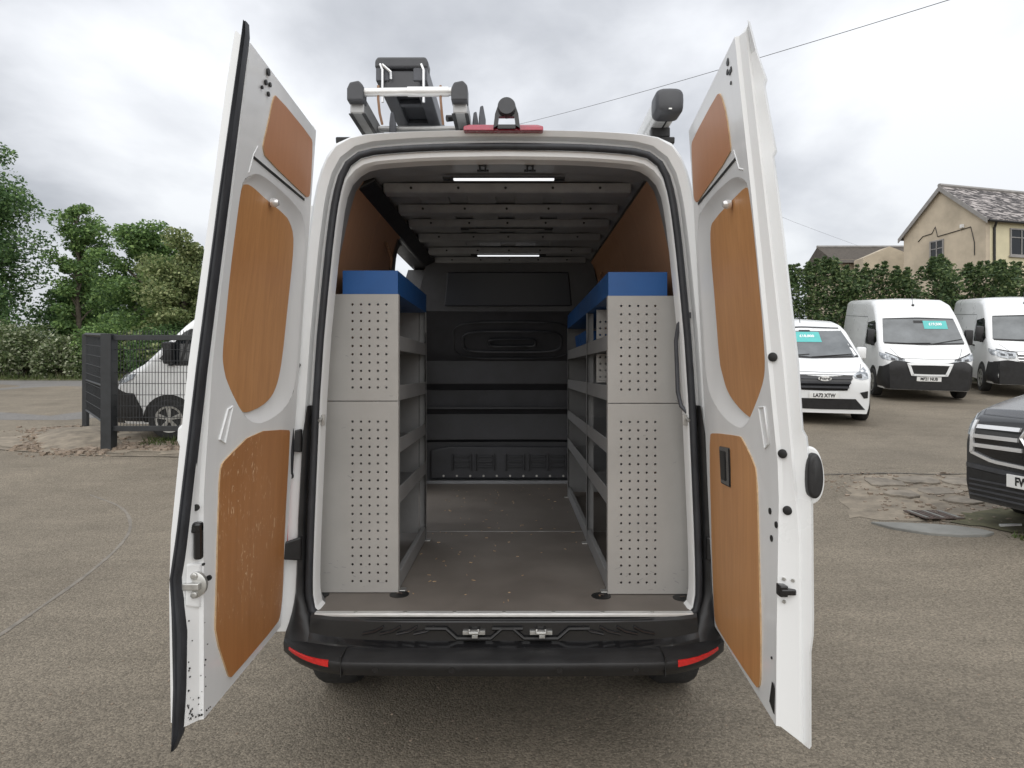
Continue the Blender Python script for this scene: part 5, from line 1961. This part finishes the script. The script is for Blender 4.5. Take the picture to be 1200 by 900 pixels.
# a low rubble heap at the foot of the return panel
b = MB()
hp = []
for j in range(13):
    row = []
    for i in range(17):
        u, v_ = i / 16, j / 12
        p = cor_ + (far_ - cor_) * (u * 1.0)
        x, y = p.x - .85 * (1 - v_) + .35 * v_, p.y + .1 - .5 * (1 - v_)
        z = gz(y) + .10 * math.sin(math.pi * u) * math.sin(math.pi * v_) + random.uniform(0, .02)
        row.append((x, y, z if 0 < i < 16 and 0 < j < 12 else gz(y) - .02))
    hp.append(row)
b.loft(hp, closed=False, caps=False)
b.build('dirt_heap', M['sand'], kind='structure', smooth=60)
# weeds
def grass_patch(name, n_, fn, hmin, hmax, seed, m):
    rd = random.Random(seed)
    b_ = MB()
    for _ in range(n_):
        x, y = fn(rd)
        h = rd.uniform(hmin, hmax)
        a = rd.uniform(0, 6.28)
        c, q = math.cos(a) * .012, math.sin(a) * .012
        z = gz(y, x)
        lx, ly = rd.gauss(0, h * .4), rd.gauss(0, h * .4)
        b_.add([(x - c, y - q, z), (x + c, y + q, z), (x + lx, y + ly, z + h)], [(0, 1, 2)])
    return b_.build(name, m, kind='stuff')


grass_patch('weeds', 900, lambda rd: (rd.uniform(-6.3, -3.6), 11.0 + rd.gauss(0, .2)), .04, .15, 4, M['grass'])
grass_patch('verge_grass', 5000, lambda rd: (rd.uniform(-34, -4), rd.uniform(22.6, 24.5)), .08, .32, 9, M['grass'])
# tyre-scuffed arc on the yard
strip_sheet('tyre_mark', [(-3.15, 3.6), (-3.26, 4.06), (-3.37, 4.66), (-3.51, 5.35), (-3.74, 6.13), (-4.05, 6.8), (-4.57, 7.5), (-5.3, 8.0)], .03, M['mark'], .003)
strip_sheet('asphalt_joint', [(-14, 10.6), (-9.5, 10.75), (-7.5, 10.2), (-6.3, 9.95), (-3, 9.9)], .10, M['sand'], .006)

# --- broken-up drain corner on the right
sheet('drain_surround', [(3.55, 6.75), (3.75, 7.3), (4.1, 7.9), (4.4, 8.35), (5.2, 8.47), (6.5, 8.42), (8.2, 8.4), (8.2, 6.6), (6.0, 6.1), (4.9, 6.2), (4.2, 6.4)], M['sand'], .004, amp=.05, step=.13)
sheet('mossy_hollow', [(4.35, 6.35), (4.75, 6.72), (5.3, 6.85), (7.4, 6.8), (7.4, 5.6), (5.6, 5.3), (4.9, 5.65), (4.55, 6.05)], M['moss'], .008, amp=.04, step=.12)
strip_sheet('asphalt_edge', [(4.0, 8.55), (4.5, 8.43), (5.0, 8.47), (5.4, 8.38), (6.0, 8.42), (8.2, 8.35)], .03, M['ink'], .009)
# broken slabs
rd = random.Random(21)
slabs = [(4.55, 8.0, .26, .22), (5.05, 8.08, .30, .2), (5.6, 8.0, .28, .25), (6.1, 8.1, .26, .2), (5.0, 7.6, .28, .17), (5.5, 7.52, .25, .18), (6.0, 7.55, .26, .2), (6.55, 7.9, .28, .26), (4.5, 7.45, .2, .16), (6.5, 7.35, .25, .2), (5.0, 7.15, .22, .14), (5.45, 7.1, .24, .14), (5.95, 7.15, .22, .15), (6.95, 7.5, .2, .22)]
for k, (x, y, a_, c_) in enumerate(slabs):
    P = []
    m_ = 7
    for q in range(m_):
        an = 2 * math.pi * (q + rd.uniform(-.25, .25)) / m_
        P.append((x + a_ * math.cos(an) * rd.uniform(.75, 1.15), y + c_ * math.sin(an) * rd.uniform(.75, 1.15)))
    P = jag(P, .018, .09, k + 3)
    b = MB()
    zt = rd.uniform(.008, .03)
    b.prism([(px, py, gz(py, px) - .03) for px, py in P], (0, 0, .03 + zt))
    o = b.build('concrete_slab', M['concrete'], bev=0.008)
    o['kind'] = 'structure'
# crescent of smooth concrete
cres = [(3.62, 6.55), (3.70, 6.28), (3.88, 6.02), (4.08, 5.88), (4.28, 5.84), (4.40, 5.90), (4.36, 6.02), (4.22, 6.18), (4.05, 6.30), (3.85, 6.42)]
b = MB()
b.prism([(x, y, gz(y, x) - .02) for x, y in cres], (0, 0, .045))
o = b.build('concrete_apron', M['concrete2'], bev=0.008)
o['kind'] = 'structure'
rubble('grit', lambda r_: (3.9 + 3.2 * r_.random(), 6.3 + 2.2 * r_.random()), 900, .006, .03, M['stone'], 6)
rubble('loose_chippings', lambda r_: ((r_.random() - .5) * 2 * (1.2 + 5 * r_.random()), 1.55 + 6.5 * r_.random() ** 1.5), 2600, .0022, .007, M['stone'], 7)
dc = thing('drain_cover', 'rusty iron drain cover set among broken concrete on the right of the yard', 'drain cover', (4.30, 6.6, gz(6.6, 4.30)))
b = MB()
fr_ = [(4.10, 6.80), (4.50, 6.80), (4.50, 6.42), (4.10, 6.42)]
zd = gz(6.6, 4.3) + .010
b.prism([(x, y, zd) for x, y in fr_], (0, 0, .012))
b.build('frame', M['rust'], dc, bev=0.004)
for k in range(7):
    x = 4.122 + k * .053
    MB().box(x, x + .032, 6.45, 6.77, zd + .011, zd + .018).build('bar', M['rust'] if k % 3 else M['concrete2'], dc, bev=0.003)
grass_patch('moss_tufts', 260, lambda rd: (4.75 + rd.gauss(0, .14), 5.72 + rd.gauss(0, .09)), .015, .05, 12, M['grass'])
for x, y, a in ((4.75, 6.15, .1), (5.0, 5.35, .35), (4.62, 5.5, -.5)):
    b = MB()
    b.prism([(x - .12, y - .02, gz(y, x)), (x + .11, y + .015, gz(y, x)), (x + .13, y + .05, gz(y, x)), (x - .10, y + .03, gz(y, x))], (0, 0, .022))
    tag(b.build('litter', M['plate'], None, (0, 0, 0)), {.1: 'pale flat scrap lying on the mossy hollow under the dark grey van', .35: 'white scrap lying at the bottom right beyond the drain, nearest the camera', -.5: 'small pale scrap beside the moss tuft'}[a], 'litter')


# ------------------------------------------------------------------ plants
def leaf_mesh(name, C, Rd, per, size, m, parent=None, seed=1, flat=.6, droop=0.0, off=(0, 0, 0), kind=None):
    """Clumps of small folded leaves: C centres, Rd radii (3 each)."""
    rg = np.random.default_rng(seed)
    vs_, fs_ = [], []
    n0 = 0
    for c, r_ in zip(C, Rd):
        n_ = int(per)
        d = rg.normal(size=(n_, 3))
        d /= np.linalg.norm(d, axis=1)[:, None]
        rad = rg.random(n_) ** .45
        p = np.array(c) + d * rad[:, None] * np.array(r_)
        a = rg.normal(size=(n_, 3))
        a[:, 2] = a[:, 2] * flat - droop
        a /= np.linalg.norm(a, axis=1)[:, None]
        t2 = rg.normal(size=(n_, 3))
        w_ = np.cross(a, t2)
        w_ /= np.linalg.norm(w_, axis=1)[:, None]
        L_ = (size * rg.uniform(.4, 1.5, n_))[:, None]
        up = np.cross(a, w_)
        q0, q2 = p - a * L_ * .5, p + a * L_ * .5
        q1, q3 = p + w_ * L_ * .30 + up * L_ * .06, p - w_ * L_ * .30 + up * L_ * .06
        V = np.stack([q0, q1, q2, q3], 1).reshape(-1, 3)
        vs_.append(V)
        idx = np.arange(n_)[:, None] * 4 + n0
        fs_.append(np.concatenate([idx, idx + 1, idx + 2, idx + 3], 1))
        n0 += n_ * 4
    V = np.concatenate(vs_) - np.array(off)
    F = np.concatenate(fs_)
    me = bpy.data.meshes.new(name)
    me.vertices.add(len(V))
    me.vertices.foreach_set('co', V.astype(np.float32).ravel())
    me.loops.add(F.size)
    me.loops.foreach_set('vertex_index', F.astype(np.int32).ravel())
    me.polygons.add(len(F))
    me.polygons.foreach_set('loop_start', (np.arange(len(F)) * 4).astype(np.int32))
    me.update(calc_edges=True)
    me.materials.append(m)
    return link(name, me, parent, off, None, kind)


def tree(label, x, y, h, crown, m, seed, per=420, leaf=.26, trunk=.17, z0=None, cat='tree', name='tree', group='trees on the left', droop=0.0, lean=0.0, clump=(.75, 1.25)):
    """crown: list of (height fraction, radius) describing the envelope."""
    rg = np.random.default_rng(seed)
    base = (x, y, gz(y) if z0 is None else z0)
    t2 = thing(name, label, cat, base, (0, 0, 0), group)
    b_ = MB()
    tp = [Vector((x + lean * k + rg.normal() * .08 * k, y + rg.normal() * .06 * k, base[2] - .1 + h * .93 * k)) for k in np.linspace(0, 1, 7)]
    b_.tube(tp, [trunk * (1 - .85 * k) for k in np.linspace(0, 1, 7)], 7)
    tr_ = b_.build('trunk', M['bark'], t2, smooth=60)
    C, Rd = [], []
    hs = [a for a, c in crown]
    rs_ = [c for a, c in crown]
    nlimb = int(h * 4.6)
    for k in range(nlimb):
        f = hs[0] + (hs[-1] - hs[0]) * ((k + rg.random()) / nlimb)
        rad = float(np.interp(f, hs, rs_))
        a = k * 2.4 + rg.normal() * .4
        i = min(5, int(f * 6))
        p0 = tp[i] + (tp[i + 1] - tp[i]) * min(1, max(0, f * 6 - i)) if i < 6 else tp[-1]
        p0 = p0 - Vector((0, 0, min(.9, rad * .35)))
        rr = rad * rg.uniform(.35, 1.0)
        p1 = Vector((x + lean * f + math.cos(a) * rr, y + math.sin(a) * rr, base[2] + h * f + rg.normal() * .15 - droop * rr * .5))
        pm_ = (p0 + p1) / 2 + Vector((0, 0, .12 * rr))
        b2 = MB()
        b2.tube([p0, pm_, p1], [trunk * .32, trunk * .2, trunk * .06], 5)
        b2.build('limb', M['bark'], t2, smooth=60)
        for q, s_ in ((p1, 1.0), (pm_, .8)):
            if q is pm_ and rad < .9:
                continue
            cr_ = rg.uniform(*clump) * s_ * min(1.0, .45 + rad * .3)
            C.append(tuple(q))
            Rd.append((cr_, cr_, cr_ * rg.uniform(.55, .8)))
    leaf_mesh('crown', C, Rd, per, leaf, m, t2, seed, .6, droop, OFF[t2.name])
    return t2


tree('tall dark broadleaf tree at the far left edge of the photo', -23.3, 27, 10.2, [(.14, 1.9), (.4, 2.7), (.65, 2.5), (.85, 1.8), (1.0, .8)], M['leaf_dark'], 11, 800, .14, .26, clump=(.8, 1.3))
tree('slim open topped tree with bare trunk showing, second from the left', -18.7, 27.5, 7.2, [(.25, 1.1), (.5, .7), (.68, .9), (.85, 1.25), (1.0, .6)], M['leaf_mid'], 12, 290, .13, .15, clump=(.4, .8))
tree('broad dark green tree between the slim tree and the pale willow like tree', -15.6, 27, 6.3, [(.12, 1.8), (.4, 2.3), (.7, 1.8), (1.0, .7)], M['leaf_mid'], 13, 680, .13, .2, clump=(.65, 1.1))
tree('pale grey green tree with drooping leaves beside the open left door', -13.2, 25.5, 5.5, [(.12, 1.5), (.45, 1.9), (.8, 1.5), (1.0, .6)], M['leaf_pale'], 14, 760, .125, .16, droop=.5, clump=(.6, 1.0))
tree('dark tree half hidden behind the open left door', -9.8, 26.5, 5.6, [(.12, 1.6), (.45, 2.2), (.8, 1.7), (1.0, .6)], M['leaf_mid'], 15, 500, .16, .17, clump=(.7, 1.2))
tree('dark green tree beyond the slim tree, low in the gap', -20.2, 30.5, 4.6, [(.1, 1.6), (.4, 2.2), (.8, 1.6), (1.0, .6)], M['leaf_dark'], 16, 600, .17, .17, clump=(.7, 1.2))


def bush(label, x, y, rx, ry, h, m, seed, per=560, leaf=.11, nclump=12, group='bushes along the road'):
    rg = np.random.default_rng(seed)
    base = (x, y, gz(y))
    t2 = thing('bush', label, 'bush', base, (0, 0, 0), group)
    C, Rd = [], []
    b_ = MB()
    for k in range(nclump):
        a = k * 2.4 + rg.normal() * .3
        f = math.sqrt((k + .5) / nclump)
        px, py = x + rx * f * math.cos(a) * .85, y + ry * f * math.sin(a) * .85
        pz = base[2] + h * (.35 + .55 * (1 - f * f) * rg.uniform(.6, 1))
        b_.tube([(x + (px - x) * .3, y + (py - y) * .3, base[2] - .05), ((x + px) / 2, (y + py) / 2, (base[2] + pz) / 2), (px, py, pz)], [.04, .03, .01], 4)
        for zf in (1.0, .55):
            C.append((px, py, base[2] + (pz - base[2]) * zf))
            Rd.append((rx * .34, ry * .5, h * .27))
    b_.build('stem', M['bark'], t2)
    leaf_mesh('foliage', C, Rd, per, leaf, m, t2, seed, .7, 0, OFF[t2.name])
    return t2


bush('pale variegated bush at the left edge beside the road', -19.4, 24.6, 2.1, 1.1, 2.3, M['leaf_var'], 31)
bush('pale variegated bush spilling on the verge, right of the left edge one', -17.0, 24.3, 1.4, .9, 1.6, M['leaf_var'], 32)
bush('dark green bush on the verge under the slim tree', -15.6, 24.6, 1.6, 1.0, 2.2, M['leaf_mid'], 33)
bush('dark bush behind the mesh fence return panel', -13.2, 24.2, 1.5, .9, 2.0, M['leaf_dark'], 34)
bush('leafy green bush seen through the mesh above the van bonnet', -11.0, 23.8, 1.6, .9, 2.1, M['leaf_mid'], 35)
bush('dark bush behind the windscreen of the left van', -8.4, 24.2, 1.8, .9, 2.4, M['leaf_dark'], 36)
bush('dark undergrowth between the tall left tree and the road', -21.6, 26.5, 2.4, 1.0, 2.8, M['leaf_dark'], 37)
bush('shaded undergrowth beyond the broad dark tree', -16.4, 28.6, 2.6, 1.0, 3.0, M['leaf_dark'], 38)
bush('shaded undergrowth beyond the pale drooping tree', -11.8, 28.2, 2.8, 1.0, 3.0, M['leaf_dark'], 39)

# hedge on the right
hd = thing('hedge', 'tall dark overgrown hedge running behind the row of white vans', 'hedge', (15.5, 23.5, gz(23.5)))
rg = np.random.default_rng(50)
C, Rd, C2, R2 = [], [], [], []
b = MB()
for k in range(66):
    x = 27.6 - 22.0 * k / 51 + rg.normal() * .12
    y = 22.9 + rg.normal() * .25
    ht = 5.18 + .13 * math.sin(x * 1.3) + .12 * math.sin(x * 2.9 + 1) - .12 * max(0, (11.5 - x) / 4) + .02 * (x - 12) + rg.normal() * .13
    ztop = ht
    zz = gz(y) + .25
    while zz < ztop - .15:
        fr = (zz - 1.3) / (ztop - 1.3)
        rr = .85 * (1 - .55 * max(0, fr) ** 2.5)
        C.append((x + rg.normal() * .12, y - .25 + rg.normal() * .25, zz))
        Rd.append((rr * .85, rr, .36))
        zz += .34
    for j in range(4):     # feathery leading shoots
        sx, sy = x + rg.normal() * .3, y + rg.normal() * .35
        for q in range(4):
            C2.append((sx + q * .03, sy, ztop - .20 + q * .13))
            R2.append((.24 - .05 * q, .24 - .05 * q, .06))
    if k % 3 == 0:
        MB().tube([(x, y, gz(y) - .1), (x, y, ztop - .6)], [.09, .03], 5).build('trunk', M['bark'], hd)
leaf_mesh('foliage', C, Rd, 230, .115, M['leaf_hedge'], hd, 51, .45, .1, OFF[hd.name])
leaf_mesh('leading_shoots', C2, R2, 45, .10, M['leaf_hedge'], hd, 52, .45, .1, OFF[hd.name])

# ------------------------------------------------------------------ houses
ho = thing('house', 'cream rendered house with patched slate roof rising behind the hedge', 'house', (26.5, 36, gz(36)))
S_ = 1.30
c0 = Vector((20.5 * S_, 28 * S_))             # near corner
c1 = Vector((19.4 * S_, 32.1 * S_))           # far end of the gable wall
gdir = (c1 - c0).normalized()
rdir = Vector((gdir.y, -gdir.x))              # along the ridge, to the right
gl = (c1 - c0).length
ze, za = 1.67 + 180 * 28 * S_ / 753, 1.67 + 215 * 30 * S_ / 753
zg_ = gz(36) - .3
HL_ = 11.0


def hp3(u, v_, z):        # u along the ridge, v along the gable
    p = c0 + rdir * u + gdir * v_
    return (p.x, p.y, z)


b = MB()
b.prism([hp3(0, 0, zg_), hp3(0, gl, zg_), hp3(0, gl, ze), hp3(0, gl / 2, za), hp3(0, 0, ze)], tuple(Vector((rdir.x, rdir.y, 0)) * .3))
b.build('gable_wall', M['render'], ho)
b = MB()
b.prism([hp3(.302, .0, zg_), hp3(HL_, .0, zg_), hp3(HL_, .0, ze - .02), hp3(.302, .0, ze - .02)], tuple(Vector((gdir.x, gdir.y, 0)) * .3))
b.prism([hp3(.302, gl - .3, zg_), hp3(HL_, gl - .3, zg_), hp3(HL_, gl - .3, ze - .02), hp3(.302, gl - .3, ze - .02)], tuple(Vector((gdir.x, gdir.y, 0)) * .3))
b.prism([hp3(HL_ - .3, 0.3, zg_), hp3(HL_ - .3, gl - .3, zg_), hp3(HL_ - .3, gl - .3, ze), hp3(HL_ - .3, gl / 2, za - .1), hp3(HL_ - .3, 0.3, ze)], tuple(Vector((rdir.x, rdir.y, 0)) * .3))
b.build('wall', M['render2'], ho)
b = MB()
ov = .22
sl_ = (za - ze) / (gl / 2)
for a_, c_ in ((-ov, gl / 2), (gl + ov, gl / 2)):
    za_ = ze - ov * sl_
    q = [hp3(-.20, a_, za_), hp3(HL_ + .2, a_, za_), hp3(HL_ + .2, c_, za), hp3(-.20, c_, za)]
    b.prism(q, (0, 0, .12))
rf = b.build('roof', M['slate'], ho)
b = MB()
b.tube([hp3(-.22, gl / 2, za + .14), hp3(HL_ + .2, gl / 2, za + .14)], .13, 6)
b.build('ridge', M['barge'], rf)
for a_ in (-ov - .02, gl + ov + .02):
    b = MB()
    za_ = ze - ov * sl_
    b.prism([hp3(-.24, a_, za_ - .16), hp3(-.24, a_, za_ + .10), hp3(-.24, gl / 2, za + .12), hp3(-.24, gl / 2, za - .20)], tuple(Vector((rdir.x, rdir.y, 0)) * .06))
    b.build('bargeboard', M['barge'], ho)
b = MB()
b.tube([hp3(-.1, -ov - .06, ze - ov * sl_ - .02), hp3(HL_, -ov - .06, ze - ov * sl_ - .02)], .07, 6)
b.build('gutter', M['ink'], ho)
b = MB()
b.tube([hp3(.45, -ov - .06, ze - .25), hp3(.55, -.07, ze - .55), hp3(.55, -.07, zg_)], .07, 6)
b.build('drainpipe', M['ink'], ho)


def window(u, v_, z0_, z1_, w_, on_gable):
    # a real window: dark pane set in a frame with mullion and sill
    if on_gable:
        P = lambda a, z, d: hp3(-.01 - d, v_ + a, z)
    else:
        P = lambda a, z, d: hp3(u + a, -.01 - d, z)

    def bar(a0, a1, za_, zb2, d0, d1):
        vs_ = [P(a, z, d) for a in (a0, a1) for d in (d0, d1) for z in (za_, zb2)]
        return vs_, [(0, 1, 3, 2), (4, 6, 7, 5), (0, 4, 5, 1), (2, 3, 7, 6), (0, 2, 6, 4), (1, 5, 7, 3)]
    b_ = MB()
    for q in ((-w_ / 2, -w_ / 2 + .08, z0_, z1_), (w_ / 2 - .08, w_ / 2, z0_, z1_), (-w_ / 2 + .08, w_ / 2 - .08, z1_ - .08, z1_), (-w_ / 2 + .08, w_ / 2 - .08, z0_, z0_ + .08), (-.03, .03, z0_ + .08, z1_ - .08), (-w_ / 2 + .08, w_ / 2 - .08, z1_ - .55, z1_ - .50)):
        b_.add(*bar(*q, .002, .06))
    o = b_.build('window', M['barge'], ho)
    b_ = MB()
    b_.add(*bar(-w_ / 2 + .05, w_ / 2 - .05, z0_ + .05, z1_ - .05, .003, .02))
    b_.build('pane', M['glass'], o)
    b_ = MB()
    b_.add(*bar(-w_ / 2 - .08, w_ / 2 + .08, z0_ - .10, z0_ - .003, .003, .12))
    b_.build('sill', M['barge'], o)


def zpx(y_px, Y):
    return 1.67 + (435 - y_px) / 753 * Y


window(0, gl * .56, zpx(312, 39), zpx(280, 39), .95, True)
window(2.6, 0, zpx(300, 37), zpx(268, 37), 1.7, False)
# cables clipped to the gable
b = MB()
gp_ = lambda v_, z: hp3(-.03, gl * v_, z)
b.tube([gp_(.80, zpx(281, 40)), gp_(.74, zpx(276, 40)), gp_(.62, zpx(275, 40)), gp_(.58, zpx(266, 39.5)), gp_(.55, zpx(276, 39)), gp_(.16, zpx(267, 37.5)), gp_(.12, zpx(285, 37.3)), gp_(.12, zpx(300, 37.3))], .025, 5)
b.build('wall_cable', M['ink'], ho)
b = MB()
b.box(-.08, .08, -.08, .08, -.1, .1)
b.v = [(x + gp_(.25, 0)[0] - .05, y + gp_(.25, 0)[1], z + zpx(264, 37.5)) for x, y, z in b.v]
b.build('alarm_box', M['plate'], ho)

h2 = thing('outbuilding', 'low brown roofed building left of the cream house, mostly behind the hedge', 'building', (30, 48, gz(48)))
Y2 = 48
X0, X1 = (981 - 604) / 753 * Y2, (1064 - 604) / 753 * Y2
zr, zl_ = zpx(281, Y2), zpx(303, Y2)
b = MB()
b.prism([(X0 + .3, Y2 + .6, gz(Y2) - .2), (X1 + 2, Y2 + .6, gz(Y2) - .2), (X1 + 2, Y2 + .6, zl_ + .05), (X0 + .3, Y2 + .6, zl_ + .05)], (0, 5, 0))
b.build('wall', M['render'], h2)
b = MB()
b.prism([(X0 - .1, Y2, zl_ - .3), (X0 - .1, Y2 + 3, zr), (X0 - .1, Y2 + 6, zl_ - .3)], (X1 - X0 + 2, 0, 0))
b.build('roof', M['slate2'], h2)
b = MB()
b.tube([(X0 - .1, Y2 + 3, zr + .05), (X1 + 2, Y2 + 3, zr + .05)], .12, 6)
b.build('ridge', M['barge'], h2)
b = MB()
xg = (1050 - 604) / 753 * (Y2 - 1.5)
b.prism([(xg - 2.3, Y2 - 1.4, gz(Y2) - .2), (xg + 1.6, Y2 - 1.4, gz(Y2) - .2), (xg + 1.6, Y2 - 1.4, zpx(305, Y2)), (xg - .4, Y2 - 1.4, zpx(293, Y2)), (xg - 2.3, Y2 - 1.4, zpx(306, Y2))], (0, 1.3, 0))
b.build('porch_gable', M['render'], h2)

# overhead cable
b = MB()
P = []
pA, pB = Vector((.72, 34.0, 15.05)), Vector((10.14, 15.0, 10.62))
for k in np.linspace(-.25, 1.5, 30):
    p = pA + (pB - pA) * float(k)
    p.z -= .35 * (1 - (2 * (float(k) - .6) / 1.75) ** 2)
    P.append(tuple(p))
b.tube(P, .009, 5)
tag(b.build('overhead_cable', M['ink'], None, (0, 0, 0)), 'thin dark overhead cable crossing the sky behind the right door', 'cable')
b = MB()
P = [((x_ - 604) / 753 * 60, 60 + (x_ - 930) * .05, zpx(y_, 60)) for x_, y_ in ((880, 252), (930, 260), (985, 267), (1060, 276), (1120, 282))]
b.tube(P, .009, 5)
tag(b.build('overhead_cable', M['ink'], None, (0, 0, 0)), 'faint far cable low in the sky left of the cream house', 'cable')
